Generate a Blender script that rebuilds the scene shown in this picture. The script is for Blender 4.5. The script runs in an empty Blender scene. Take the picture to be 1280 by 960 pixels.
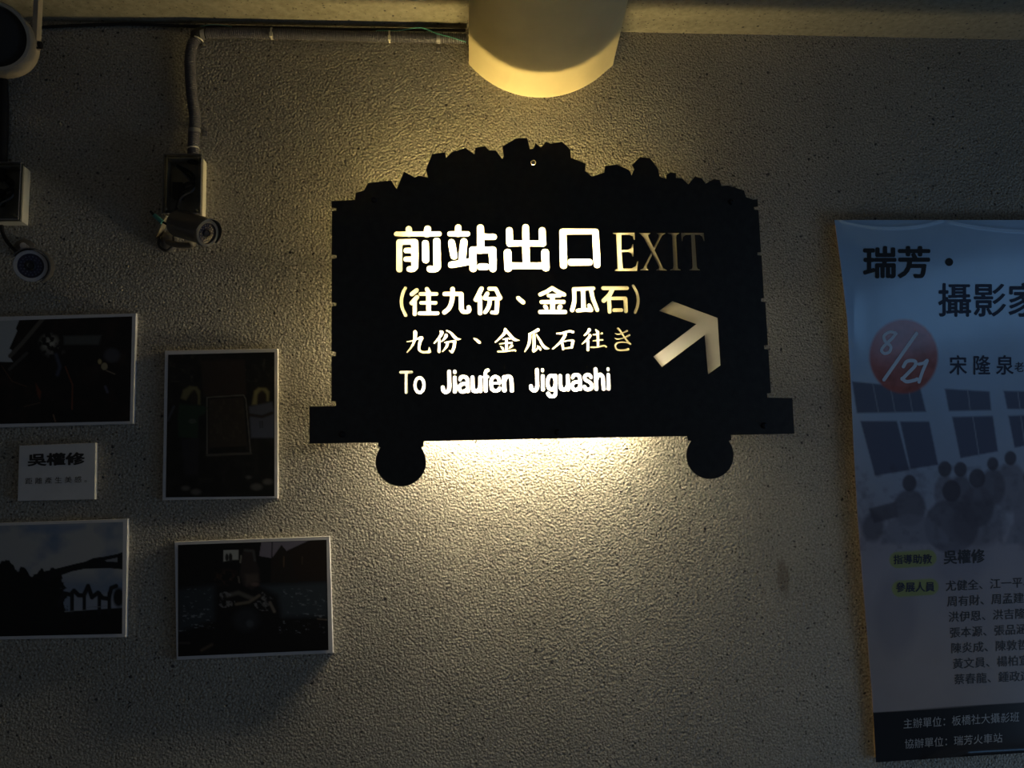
import bpy, bmesh, math, random
import numpy as np
from mathutils import Vector, Matrix

SC = bpy.context.scene
COL = SC.collection
random.seed(7)
RNG = np.random.default_rng(11)

# ------------------------------------------------------------------ camera
F = 1100.0                      # focal length in pixels of the 1280 x 960 frame
DIST = 1.8                      # camera to wall
CAM = np.array([0.0, -DIST, 1.5])
PITCH, YAW, ROLL = math.radians(7.72), math.radians(4.85), math.radians(-1.645)
cp, sp, cy, sy = math.cos(PITCH), math.sin(PITCH), math.cos(YAW), math.sin(YAW)
cr, sr = math.cos(ROLL), math.sin(ROLL)
_f = np.array([sy * cp, cy * cp, sp]); _r = np.array([cy, -sy, 0.0]); _u = np.cross(_r, _f)
RIGHT, UP, FWD = cr * _r + sr * _u, -sr * _r + cr * _u, _f
cd = bpy.data.cameras.new('camera'); cam = bpy.data.objects.new('camera', cd); COL.objects.link(cam)
cd.sensor_width = 36.0; cd.lens = 36.0 * F / 1280.0; cd.clip_start = 0.05
M = Matrix.Identity(4)
for i in range(3):
    M[i][0], M[i][1], M[i][2], M[i][3] = RIGHT[i], UP[i], -FWD[i], CAM[i]
cam.matrix_world = M
SC.camera = cam

# ------------------------------------------------------------------ world, lights, exposure
w = bpy.data.worlds.new('world'); SC.world = w; w.use_nodes = True
bg = w.node_tree.nodes['Background']
bg.inputs[0].default_value = (0.92, 0.95, 1.0, 1); bg.inputs[1].default_value = 0.045

def area(name, loc, target, sx, sy_, power, col):
    l = bpy.data.lights.new(name, 'AREA'); l.shape = 'RECTANGLE'; l.size = sx; l.size_y = sy_
    l.energy = power; l.color = col
    o = bpy.data.objects.new(name, l); COL.objects.link(o); o.location = loc
    o.rotation_euler = (Vector(target) - Vector(loc)).to_track_quat('-Z', 'Y').to_euler()
    return o
area('low_blue_fill', (2.75, -1.05, 0.5), (0.9, 0, 1.0), 0.9, 0.8, 6.8, (0.40, 0.64, 1.0))  # blue fill added low on the right, standing in for daylight
area('poster_sheen_light', (3.35, -3.1, 2.62), (1.1, 0, 1.9), 1.3, 0.5, 2.7, (0.22, 0.52, 1.0))  # added unseen light, placed for the poster to mirror as blue sheen
area('hall_lamp', (-1.05, -1.7, 2.5), (-0.8, 0, 1.5), 0.2, 0.2, 0.17, (1.0, 0.93, 0.82))

vs = SC.view_settings
SC.display_settings.display_device = 'sRGB'
vs.view_transform = 'Standard'; vs.look = 'None'; vs.gamma = 1.0; vs.exposure = 0.0
vs.use_curve_mapping = False
SC.cycles.use_denoising = True
SC.cycles.max_bounces = 8

LAMPS = (((1.0, 0.75, 0.29), 142.0), ((1.0, 0.77, 0.34), 70.0), ((1.0, 0.86, 0.56), 220.0))

# ------------------------------------------------------------------ geometry helpers
def P(px, py, depth=0.0):
    """world point at `depth` metres in front of the wall, seen at pixel (px, py)"""
    d = RIGHT * ((px - 640) / F) - UP * ((py - 480) / F) + FWD
    t = (-depth - CAM[1]) / d[1]
    return CAM + d * t

def PA(px, py, depth):
    px, py, depth = np.broadcast_arrays(np.asarray(px, float), np.asarray(py, float), np.asarray(depth, float))
    d = RIGHT * ((px[..., None] - 640) / F) - UP * ((py[..., None] - 480) / F) + FWD
    t = (-depth - CAM[1]) / d[..., 1]
    return CAM + d * t[..., None]

def root_loc(o):
    while o.parent: o = o.parent
    return np.array(o.location)

def obj(name, verts, faces, mat, parent=None, smooth=False, origin=None):
    v = np.asarray(verts, float)
    off = root_loc(parent) if parent else (np.asarray(origin, float) if origin is not None else v.mean(0))
    me = bpy.data.meshes.new(name)
    me.from_pydata((v - off).tolist(), [], [tuple(int(i) for i in f) for f in faces])
    me.validate(); me.update()
    if mat: me.materials.append(mat)
    if smooth:
        me.polygons.foreach_set('use_smooth', [True] * len(me.polygons))
    o = bpy.data.objects.new(name, me); COL.objects.link(o)
    if parent: o.parent = parent
    else: o.location = off
    return o

def thing(name, label, cat, loc, group=None):
    o = bpy.data.objects.new(name, None); COL.objects.link(o); o.location = tuple(float(c) for c in loc)
    o.empty_display_size = 0.05
    return tag(o, label, cat, group)

def tag(o, label, cat, group=None):
    o['label'] = label; o['category'] = cat
    if group: o['group'] = group
    return o

def struct(o):
    o['kind'] = 'structure'; return o

class G:
    """collects shapes into one mesh"""
    def __init__(s): s.v = []; s.f = []
    def add(s, v, f):
        n = len(s.v); s.v += [tuple(map(float, p)) for p in v]; s.f += [tuple(i + n for i in q) for q in f]; return s
    def box(s, a, b, bev=0.0):
        a = np.array(a, float); b = np.array(b, float)
        lo, hi = np.minimum(a, b), np.maximum(a, b)
        return s.prism_quad([(lo[0], lo[2]), (hi[0], lo[2]), (hi[0], hi[2]), (lo[0], hi[2])], -hi[1], -lo[1], bev)
    def prism_quad(s, xz, d0, d1, bev=0.0):
        """polygon in the wall plane extruded from depth d0 to d1 (d1 nearer the room), front edge bevelled"""
        xz = np.array(xz, float); n = len(xz); c = xz.mean(0)
        rings = [(xz, d0)]
        if bev > 0:
            sc = [1 - bev / max(np.linalg.norm(p - c), 1e-6) * 1.3 for p in xz]
            rings += [(xz, d1 - bev), (np.array([c + (p - c) * k for p, k in zip(xz, sc)]), d1)]
        else: rings += [(xz, d1)]
        v = [(p[0], -d, p[1]) for r, d in rings for p in r]
        f = [tuple(range(n - 1, -1, -1))]
        for k in range(len(rings) - 1):
            for i in range(n):
                j = (i + 1) % n; f.append((k * n + i, k * n + j, (k + 1) * n + j, (k + 1) * n + i))
        f.append(tuple((len(rings) - 1) * n + i for i in range(n)))
        return s.add(v, f)
    def lathe(s, p0, p1, prof, seg=28, cap0=True, cap1=True):
        """profile [(t along p0->p1 in metres, radius)]"""
        p0 = np.array(p0, float); ax = np.array(p1, float) - p0; ax /= np.linalg.norm(ax)
        h = np.array([0, 0, 1.0]) if abs(ax[2]) < 0.9 else np.array([1.0, 0, 0])
        e1 = np.cross(ax, h); e1 /= np.linalg.norm(e1); e2 = np.cross(ax, e1)
        v = []; f = []
        for t, r in prof:
            for i in range(seg):
                a = 2 * math.pi * i / seg
                v.append(p0 + ax * t + (e1 * math.cos(a) + e2 * math.sin(a)) * r)
        for k in range(len(prof) - 1):
            for i in range(seg):
                j = (i + 1) % seg; f.append((k * seg + i, k * seg + j, (k + 1) * seg + j, (k + 1) * seg + i))
        if cap0: f.append(tuple(range(seg - 1, -1, -1)))
        if cap1: f.append(tuple((len(prof) - 1) * seg + i for i in range(seg)))
        return s.add(v, f)
    def cyl(s, p0, p1, r, seg=20):
        L = float(np.linalg.norm(np.array(p1, float) - np.array(p0, float)))
        return s.lathe(p0, p1, [(0, r), (L, r)], seg)
    def tube(s, pts, r, seg=10, rib=None):
        """swept tube; r a number, rib=(pitch, amplitude) gives corrugation"""
        pts = spline3(pts) if len(pts) > 2 else np.array(pts, float)
        d = np.r_[0, np.cumsum(np.linalg.norm(np.diff(pts, axis=0), axis=1))]
        step = rib[0] / 4 if rib else max(r * 0.9, 0.002)
        n = max(2, int(d[-1] / step)); q = np.linspace(0, d[-1], n + 1)
        c = np.array([np.interp(q, d, pts[:, k]) for k in range(3)]).T
        T = np.gradient(c, axis=0); T /= np.linalg.norm(T, axis=1)[:, None]
        e = np.cross(T[0], [0.3, 1, 0.2]); e /= np.linalg.norm(e)
        v = []; f = []
        for k in range(n + 1):
            e = e - T[k] * (e @ T[k]); e /= np.linalg.norm(e); b = np.cross(T[k], e)
            rr = r + (rib[1] * (1 if (k % 4) in (1, 2) else -1) if rib else 0)
            for i in range(seg):
                a = 2 * math.pi * i / seg; v.append(c[k] + (e * math.cos(a) + b * math.sin(a)) * rr)
        for k in range(n):
            for i in range(seg):
                j = (i + 1) % seg; f.append((k * seg + i, k * seg + j, (k + 1) * seg + j, (k + 1) * seg + i))
        f.append(tuple(range(seg - 1, -1, -1))); f.append(tuple(n * seg + i for i in range(seg)))
        return s.add(v, f)
    def build(s, name, mat, parent=None, smooth=False, origin=None):
        o = obj(name, s.v, s.f, mat, parent, False, origin)
        if smooth:
            me = o.data
            me.polygons.foreach_set('use_smooth', [len(p.vertices) <= 4 for p in me.polygons])
            try: me.set_sharp_from_angle(angle=math.radians(35))
            except Exception: pass
        return o

def spline3(pts, sub=12):
    p = np.array(pts, float); p = np.vstack([2 * p[0] - p[1], p, 2 * p[-1] - p[-2]]); out = []
    for i in range(1, len(p) - 2):
        for t in np.linspace(0, 1, sub, endpoint=False):
            out.append(0.5 * (2 * p[i] + (p[i + 1] - p[i - 1]) * t + (2 * p[i - 1] - 5 * p[i] + 4 * p[i + 1] - p[i + 2]) * t * t
                              + (3 * p[i] - p[i - 1] - 3 * p[i + 1] + p[i + 2]) * t ** 3))
    out.append(p[-2]); return np.array(out)

# ------------------------------------------------------------------ materials
def mat(name, col, rough=0.6, metal=0.0, vary=0.0, vscale=40.0, bump=0.0, bscale=200.0, coat=0.0, spec=0.5, **kw):
    m = bpy.data.materials.new(name); m.use_nodes = True; nt = m.node_tree; b = nt.nodes['Principled BSDF']
    b.inputs['Base Color'].default_value = (*col, 1); b.inputs['Roughness'].default_value = rough
    b.inputs['Metallic'].default_value = metal; b.inputs['Coat Weight'].default_value = coat
    b.inputs['Specular IOR Level'].default_value = spec
    for k, v in kw.items(): b.inputs[k.replace('_', ' ')].default_value = v
    tc = nt.nodes.new('ShaderNodeTexCoord')
    if vary:
        n = nt.nodes.new('ShaderNodeTexNoise'); n.inputs['Scale'].default_value = vscale; n.inputs['Detail'].default_value = 5
        nt.links.new(tc.outputs['Object'], n.inputs['Vector'])
        r = nt.nodes.new('ShaderNodeValToRGB'); r.color_ramp.elements[0].position = 0.3; r.color_ramp.elements[1].position = 0.7
        r.color_ramp.elements[0].color = (*[c * (1 - vary) for c in col], 1); r.color_ramp.elements[1].color = (*[min(1, c * (1 + vary)) for c in col], 1)
        nt.links.new(n.outputs['Fac'], r.inputs[0]); nt.links.new(r.outputs[0], b.inputs['Base Color'])
    if bump:
        n = nt.nodes.new('ShaderNodeTexNoise'); n.inputs['Scale'].default_value = bscale; n.inputs['Detail'].default_value = 3
        nt.links.new(tc.outputs['Object'], n.inputs['Vector'])
        bp = nt.nodes.new('ShaderNodeBump'); bp.inputs['Strength'].default_value = bump; bp.inputs['Distance'].default_value = 0.001
        nt.links.new(n.outputs['Fac'], bp.inputs['Height']); nt.links.new(bp.outputs[0], b.inputs['Normal'])
    return m

def stucco(name, light, dark, bump_dist, bscale, speck_col=(0.03, 0.03, 0.035), patch=True):
    """sprayed stucco: pebbled relief, tonal drift and small dark aggregate specks"""
    m = bpy.data.materials.new(name); m.use_nodes = True; nt = m.node_tree; L = nt.links.new
    b = nt.nodes['Principled BSDF']; b.inputs['Roughness'].default_value = 0.72; b.inputs['Specular IOR Level'].default_value = 0.35
    tc = nt.nodes.new('ShaderNodeTexCoord')
    def N(t, **kw):
        n = nt.nodes.new(t)
        for k, v in kw.items():
            if k in n.inputs: n.inputs[k].default_value = v
            else: setattr(n, k, v)
        return n
    big = N('ShaderNodeTexNoise', Scale=3.5, Detail=5.0, Roughness=0.6); L(tc.outputs['Object'], big.inputs['Vector'])
    fine = N('ShaderNodeTexNoise', Scale=bscale * 1.3, Detail=3.0, Roughness=0.6); L(tc.outputs['Object'], fine.inputs['Vector'])
    mixc = N('ShaderNodeMath', operation='MULTIPLY_ADD'); L(fine.outputs['Fac'], mixc.inputs[0]); mixc.inputs[1].default_value = 1.25; bgm = N('ShaderNodeMath', operation='MULTIPLY'); L(big.outputs['Fac'], bgm.inputs[0]); bgm.inputs[1].default_value = 0.28; L(bgm.outputs[0], mixc.inputs[2])
    rmp = N('ShaderNodeValToRGB'); rmp.color_ramp.elements[0].position = 0.52; rmp.color_ramp.elements[1].position = 1.0  # own mottling, its contrast raised in colour to stand in for relief shading
    rmp.color_ramp.elements[0].color = (*dark, 1); rmp.color_ramp.elements[1].color = (*light, 1); L(mixc.outputs[0], rmp.inputs[0])
    col = rmp.outputs[0]
    for sc, thr, cc in ((64.0, 0.14, speck_col), (140.0, 0.20, (0.10, 0.085, 0.07))):
        warp = N('ShaderNodeTexNoise', Scale=sc * 3, Detail=1.0); L(tc.outputs['Object'], warp.inputs['Vector'])
        va = N('ShaderNodeVectorMath', operation='MULTIPLY_ADD'); L(warp.outputs['Color'], va.inputs[0])
        va.inputs[1].default_value = (0.35 / sc,) * 3; L(tc.outputs['Object'], va.inputs[2])
        vo = N('ShaderNodeTexVoronoi', Scale=sc); L(va.outputs[0], vo.inputs['Vector'])
        sep = N('ShaderNodeSeparateColor'); L(vo.outputs['Color'], sep.inputs[0])
        rad = N('ShaderNodeMapRange'); rad.inputs['From Min'].default_value = 0.45; rad.inputs['From Max'].default_value = 1.0
        rad.inputs['To Min'].default_value = 0.0; rad.inputs['To Max'].default_value = thr * 1.9; L(sep.outputs[0], rad.inputs['Value'])
        lt = N('ShaderNodeMath', operation='SUBTRACT'); L(rad.outputs[0], lt.inputs[0]); L(vo.outputs['Distance'], lt.inputs[1])
        ss = N('ShaderNodeMapRange', interpolation_type='SMOOTHSTEP'); ss.inputs['From Min'].default_value = 0.0; ss.inputs['From Max'].default_value = 0.12
        ss.inputs['To Max'].default_value = 0.9
        L(lt.outputs[0], ss.inputs['Value'])
        mx = N('ShaderNodeMix', data_type='RGBA'); L(ss.outputs[0], mx.inputs['Factor']); L(col, mx.inputs[6]); mx.inputs[7].default_value = (*cc, 1)
        col = mx.outputs[2]
    L(col, b.inputs['Base Color'])
    if bump_dist:
        n1 = N('ShaderNodeTexNoise', Scale=bscale * 1.25, Detail=3.0, Roughness=0.6, Distortion=0.4); L(tc.outputs['Object'], n1.inputs['Vector'])
        wv = N('ShaderNodeVectorMath', operation='MULTIPLY_ADD'); L(n1.outputs['Color'], wv.inputs[0]); wv.inputs[1].default_value = (0.6 / bscale,) * 3; L(tc.outputs['Object'], wv.inputs[2])
        v1 = N('ShaderNodeTexVoronoi', Scale=bscale * 1.15, feature='SMOOTH_F1'); L(wv.outputs[0], v1.inputs['Vector']); v1.inputs['Smoothness'].default_value = 0.5
        r2 = N('ShaderNodeMath', operation='MULTIPLY_ADD'); L(v1.outputs['Distance'], r2.inputs[0]); r2.inputs[1].default_value = -0.75; L(n1.outputs['Fac'], r2.inputs[2])
        bp = N('ShaderNodeBump'); bp.inputs['Strength'].default_value = 1.0; bp.inputs['Distance'].default_value = bump_dist
        L(r2.outputs[0], bp.inputs['Height']); L(bp.outputs[0], b.inputs['Normal'])
    return m

M_WALL = stucco('wall_stucco', (0.56, 0.525, 0.44), (0.21, 0.19, 0.155), 0.0042, 176.0)
def add_stain(m, c, hx, hz, col):
    nt = m.node_tree; L = nt.links.new; b = nt.nodes['Principled BSDF']; src = b.inputs['Base Color'].links[0].from_socket
    tc = nt.nodes.new('ShaderNodeTexCoord'); v = nt.nodes.new('ShaderNodeVectorMath'); v.operation = 'SUBTRACT'; v.inputs[1].default_value = (c[0], 0, c[2]); L(tc.outputs['Object'], v.inputs[0])
    s_ = nt.nodes.new('ShaderNodeVectorMath'); s_.operation = 'MULTIPLY'; s_.inputs[1].default_value = (1 / hx, 0, 1 / hz); L(v.outputs[0], s_.inputs[0])
    ln = nt.nodes.new('ShaderNodeVectorMath'); ln.operation = 'LENGTH'; L(s_.outputs[0], ln.inputs[0])
    n = nt.nodes.new('ShaderNodeTexNoise'); n.inputs['Scale'].default_value = 90; L(tc.outputs['Object'], n.inputs['Vector'])
    a = nt.nodes.new('ShaderNodeMath'); a.operation = 'ADD'; L(ln.outputs['Value'], a.inputs[0]); L(n.outputs['Fac'], a.inputs[1])
    r_ = nt.nodes.new('ShaderNodeMapRange'); r_.inputs['From Min'].default_value = 1.7; r_.inputs['From Max'].default_value = 1.35; r_.inputs['To Max'].default_value = 0.5; L(a.outputs[0], r_.inputs['Value'])
    mx = nt.nodes.new('ShaderNodeMix'); mx.data_type = 'RGBA'; L(r_.outputs[0], mx.inputs['Factor']); L(src, mx.inputs[6]); mx.inputs[7].default_value = (*col, 1); L(mx.outputs[2], b.inputs['Base Color'])
add_stain(M_WALL, P(979, 722), 0.013, 0.034, (0.13, 0.10, 0.065))
M_BEAM = stucco('beam_plaster', (0.32, 0.295, 0.225), (0.21, 0.195, 0.145), 0.0004, 60.0)
M_FLOOR = mat('floor_tile', (0.34, 0.33, 0.31), 0.5, vary=0.2, vscale=8)
M_DUCT = mat('duct_paint', (0.62, 0.53, 0.30), 0.42, vary=0.10, vscale=9, bump=0.3, bscale=60)
M_BLACK = mat('black_steel', (0.024, 0.023, 0.021), 0.42, 0.0, vary=0.25, vscale=60, bump=0.25, bscale=400, spec=0.45)
M_BOLT = mat('bolt_black', (0.02, 0.02, 0.022), 0.35, 0.6)
M_ZINC = mat('screw_metal', (0.6, 0.58, 0.5), 0.35, 1.0)
M_HOUSE = mat('lamp_housing', (0.75, 0.74, 0.70), 0.5)
M_CONDUIT = mat('grey_conduit', (0.085, 0.083, 0.10), 0.5, vary=0.15, vscale=30)
M_RUBBER = mat('black_rubber', (0.012, 0.012, 0.013), 0.55)
M_TIE = mat('nylon_white', (0.72, 0.68, 0.55), 0.5)
M_SADDLE = mat('saddle_grey', (0.22, 0.215, 0.22), 0.5, 0.2)
M_TEAL = mat('teal_wire', (0.10, 0.36, 0.32), 0.45)
M_CAMBODY = mat('camera_grey', (0.17, 0.155, 0.14), 0.38, 0.5, vary=0.1, vscale=30)
M_CAMSILVER = mat('camera_silver', (0.50, 0.49, 0.50), 0.36, 0.35)
M_LENS = mat('lens_glass', (0.03, 0.03, 0.055), 0.12, spec=0.7)
M_LED = mat('led_bead', (0.09, 0.09, 0.125), 0.3)
M_BRONZE = mat('camera_bronze', (0.20, 0.175, 0.135), 0.5, 0.2)
M_BOXPL = mat('box_plastic', (0.66, 0.62, 0.50), 0.55, vary=0.08)
M_SPK = mat('speaker_paint', (0.40, 0.35, 0.27), 0.5, vary=0.1)
M_GRILLE = mat('speaker_grille', (0.02, 0.02, 0.02), 0.6)
M_FRAME = mat('frame_white', (0.62, 0.61, 0.62), 0.45, vary=0.04)
M_BROWN = mat('board_brown', (0.30, 0.19, 0.08), 0.75, vary=0.25, vscale=50)
M_PLAQ = mat('placard_white', (0.60, 0.60, 0.61), 0.5, vary=0.04)
M_INK = mat('ink_black', (0.012, 0.012, 0.015), 0.5)
M_INKNAVY = mat('ink_navy', (0.012, 0.016, 0.05), 0.4)
M_INKGREY = mat('ink_grey', (0.15, 0.14, 0.14), 0.5)
M_INKPALE = mat('ink_pale', (0.42, 0.42, 0.42), 0.4)
M_INKBLUE = mat('ink_pale_blue', (0.72, 0.84, 0.98), 0.4)

def clear_mat():
    m = bpy.data.materials.new('clear_cover'); m.use_nodes = True; nt = m.node_tree
    nt.nodes.remove(nt.nodes['Principled BSDF']); out = nt.nodes['Material Output']
    t = nt.nodes.new('ShaderNodeBsdfTransparent'); t.inputs[0].default_value = (0.50, 0.51, 0.52, 1)
    g = nt.nodes.new('ShaderNodeBsdfGlossy'); g.inputs['Roughness'].default_value = 0.12
    fr = nt.nodes.new('ShaderNodeFresnel'); fr.inputs[0].default_value = 1.5
    mx = nt.nodes.new('ShaderNodeMixShader')
    nt.links.new(fr.outputs[0], mx.inputs[0]); nt.links.new(t.outputs[0], mx.inputs[1]); nt.links.new(g.outputs[0], mx.inputs[2])
    nt.links.new(mx.outputs[0], out.inputs[0]); return m
M_CLEAR = clear_mat()

def acrylic_mat():
    m = bpy.data.materials.new('opal_acrylic'); m.use_nodes = True; nt = m.node_tree
    nt.nodes.remove(nt.nodes['Principled BSDF']); out = nt.nodes['Material Output']
    t = nt.nodes.new('ShaderNodeBsdfTranslucent'); t.inputs[0].default_value = (0.80, 0.80, 0.80, 1)
    d = nt.nodes.new('ShaderNodeBsdfDiffuse'); d.inputs[0].default_value = (0.8, 0.78, 0.70, 1)
    mx = nt.nodes.new('ShaderNodeMixShader'); mx.inputs[0].default_value = 0.12
    nt.links.new(t.outputs[0], mx.inputs[1]); nt.links.new(d.outputs[0], mx.inputs[2]); nt.links.new(mx.outputs[0], out.inputs[0])
    return m
M_OPAL = acrylic_mat()

def lamp_mat(name, LAMP_COL, LAMP_STRENGTH):
    m = bpy.data.materials.new(name); m.use_nodes = True; nt = m.node_tree
    nt.nodes.remove(nt.nodes['Principled BSDF']); e = nt.nodes.new('ShaderNodeEmission')
    e.inputs[0].default_value = (*LAMP_COL, 1); e.inputs[1].default_value = LAMP_STRENGTH
    nt.links.new(e.outputs[0], nt.nodes['Material Output'].inputs[0]); return m
M_LAMP = [lamp_mat('warm_lamp_glow', *LAMPS[0]), lamp_mat('dim_lamp_glow', *LAMPS[1]), lamp_mat('white_lamp_glow', *LAMPS[2])]

def print_mat(name, rough=0.4, coat=0.0, crough=0.05):
    m = bpy.data.materials.new(name); m.use_nodes = True; nt = m.node_tree; b = nt.nodes['Principled BSDF']
    a = nt.nodes.new('ShaderNodeAttribute'); a.attribute_name = 'Print'
    nt.links.new(a.outputs['Color'], b.inputs['Base Color']); b.inputs['Roughness'].default_value = rough
    b.inputs['Coat Weight'].default_value = coat; b.inputs['Coat Roughness'].default_value = crough
    b.inputs['Specular IOR Level'].default_value = 0.3
    return m
M_PHOTO = print_mat('photo_print', 0.5)
M_POSTER = print_mat('poster_print', 0.35, 0.85, 0.11)

# ------------------------------------------------------------------ lettering tools
def marching(Fd, x0, y0, h):
    """closed contours of Fd < 0 on a grid (rows = y)"""
    ny, nx = Fd.shape; ins = Fd < 0; segs = {}
    c = ins[:-1, :-1].astype(int) | (ins[:-1, 1:].astype(int) << 1) | (ins[1:, 1:].astype(int) << 2) | (ins[1:, :-1].astype(int) << 3)
    ys, xs = np.nonzero((c > 0) & (c < 15))
    T = {1: [(3, 0)], 2: [(0, 1)], 3: [(3, 1)], 4: [(1, 2)], 5: [(3, 2), (1, 0)], 6: [(0, 2)], 7: [(3, 2)], 8: [(2, 3)],
         9: [(2, 0)], 10: [(0, 3), (2, 1)], 11: [(2, 1)], 12: [(1, 3)], 13: [(1, 0)], 14: [(0, 3)]}
    def ekey(x, y, e):
        return (('h', x, y), ('v', x + 1, y), ('h', x, y + 1), ('v', x, y))[e]
    for y, x in zip(ys.tolist(), xs.tolist()):
        for a, b in T[int(c[y, x])]:
            segs[ekey(x, y, a)] = ekey(x, y, b)
    def pt(k):
        t, x, y = k
        if t == 'h': a, b = Fd[y, x], Fd[y, x + 1]; return (x0 + (x + a / (a - b)) * h, y0 + y * h)
        a, b = Fd[y, x], Fd[y + 1, x]; return (x0 + x * h, y0 + (y + a / (a - b)) * h)
    loops = []
    while segs:
        k0, k = next(iter(segs.items())); del segs[k0]; loop = [k0]
        while k != k0 and k in segs:
            loop.append(k); k = segs.pop(k)
        pts = np.array([pt(q) for q in loop])
        if len(pts) > 6: loops.append(simplify(pts, h * 0.12))
    return [l for l in loops if len(l) >= 3]

def simplify(p, tol):
    """closed Douglas-Peucker"""
    n = len(p); far = int(np.argmax(((p - p[0]) ** 2).sum(1)))
    keep = {0, far}
    def rec(a, b):
        st = [(a, b)]
        while st:
            a, b = st.pop()
            if b - a < 2: continue
            A = p[a]; Bq = p[b % n]; d = Bq - A; L = np.hypot(*d) or 1e-12
            q = p[a + 1:b] - A; dist = np.abs(d[0] * q[:, 1] - d[1] * q[:, 0]) / L
            k = int(np.argmax(dist))
            if dist[k] > tol:
                m = a + 1 + k; keep.add(m); st += [(a, m), (m, b)]
    rec(0, far); rec(far, n)
    return p[sorted(k for k in keep if k < n)]

def seg_field(strokes, polys, h=0.2):
    pts = np.array([q[:2] for s in strokes for q in s] + [q for pl in polys for q in pl], float)
    mw = max([q[2] for s in strokes for q in s] + [0])
    x0, y0 = pts.min(0) - mw - 1; x1, y1 = pts.max(0) + mw + 1
    X, Y = np.meshgrid(np.arange(x0, x1, h), np.arange(y0, y1, h))
    D = np.full(X.shape, 1e3)
    for s in strokes:
        for a, b in zip(s[:-1], s[1:]):
            dx, dy = b[0] - a[0], b[1] - a[1]; LL = dx * dx + dy * dy or 1e-9
            t = np.clip(((X - a[0]) * dx + (Y - a[1]) * dy) / LL, 0, 1)
            D = np.minimum(D, np.hypot(X - a[0] - t * dx, Y - a[1] - t * dy) - (a[2] + (b[2] - a[2]) * t) / 2)
    for pl in polys:
        d = np.full(X.shape, 1e3); ins = np.zeros(X.shape, bool); n = len(pl)
        for i in range(n):
            a, b = pl[i], pl[(i + 1) % n]; dx, dy = b[0] - a[0], b[1] - a[1]; LL = dx * dx + dy * dy or 1e-9
            t = np.clip(((X - a[0]) * dx + (Y - a[1]) * dy) / LL, 0, 1)
            d = np.minimum(d, np.hypot(X - a[0] - t * dx, Y - a[1] - t * dy))
            if a[1] != b[1]:
                ins ^= ((a[1] > Y) != (b[1] > Y)) & (X < dx * (Y - a[1]) / dy + a[0])
        D = np.minimum(D, np.where(ins, -d, d))
    return marching(D, x0, y0, h)

def fill_loops(loops2d, extrude):
    """2D loops (metres, any sign) -> (verts (x, z, t), faces); t is the extrusion offset, holes by nesting"""
    cu = bpy.data.curves.new('tmp', 'CURVE'); cu.dimensions = '2D'; cu.fill_mode = 'BOTH' if extrude else 'FRONT'
    cu.extrude = extrude * 1000.0
    for lp in loops2d:
        sp_ = cu.splines.new('POLY'); sp_.points.add(len(lp) - 1)
        a = np.zeros((len(lp), 4)); a[:, :2] = np.array(lp) * 1000.0; a[:, 3] = 1
        sp_.points.foreach_set('co', a.ravel()); sp_.use_cyclic_u = True
    o = bpy.data.objects.new('tmp', cu); COL.objects.link(o); bpy.context.view_layer.update()
    me = bpy.data.meshes.new_from_object(o.evaluated_get(bpy.context.evaluated_depsgraph_get()))
    v = np.zeros(len(me.vertices) * 3); me.vertices.foreach_get('co', v); v = v.reshape(-1, 3) / 1000.0
    f = [tuple(p.vertices) for p in me.polygons]
    bpy.data.objects.remove(o); bpy.data.curves.remove(cu); bpy.data.meshes.remove(me)
    return v, f

def plane_xz(loop_px, depth):
    a = PA(np.array(loop_px)[:, 0], np.array(loop_px)[:, 1], depth); return a[:, [0, 2]]

def stroke(o, wd, pts, curve=False):
    """o = (x0, y0, scale) of the traced crop; wd a width or a list, pts crop points -> photo pixel stroke"""
    ws = [wd] * len(pts) if np.isscalar(wd) else list(wd)
    a = np.array([(x, y, w_) for (x, y), w_ in zip(pts, ws)], float)
    if curve and len(a) > 2: a = spline3(a, 6)
    a[:, 0] = o[0] + a[:, 0] / o[2]; a[:, 1] = o[1] + a[:, 1] / o[2]; a[:, 2] /= o[2]
    return a.tolist()

def parse(o, text):
    """'w: x,y x,y ; ~w: ...'  (~ = smooth)  or 'k: x,y,w x,y,w' tapered"""
    out = []
    for part in text.split(';'):
        part = part.strip()
        if not part: continue
        hd, body = part.split(':'); cv = hd.startswith('~'); hd = hd.strip('~ ')
        pts = [tuple(float(c) for c in q.split(',')) for q in body.split()]
        if hd == 'k': out.append(stroke(o, [q[2] for q in pts], [q[:2] for q in pts], True))
        elif '/' in hd:
            a, b = map(float, hd.split('/')); out.append(stroke(o, list(np.linspace(a, b, len(pts))), pts, cv))
        else: out.append(stroke(o, float(hd), pts, cv))
    return out

def ellipse(cx, cy_, rx, ry, n=28):
    return [(cx + rx * math.cos(2 * math.pi * i / n), cy_ + ry * math.sin(2 * math.pi * i / n)) for i in range(n + 1)]

A, Bc = 13.714, 19.2
GL = []   # (kind, strokes, polys)
def gl(o, text): GL.append((parse(o, text), []))
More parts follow.
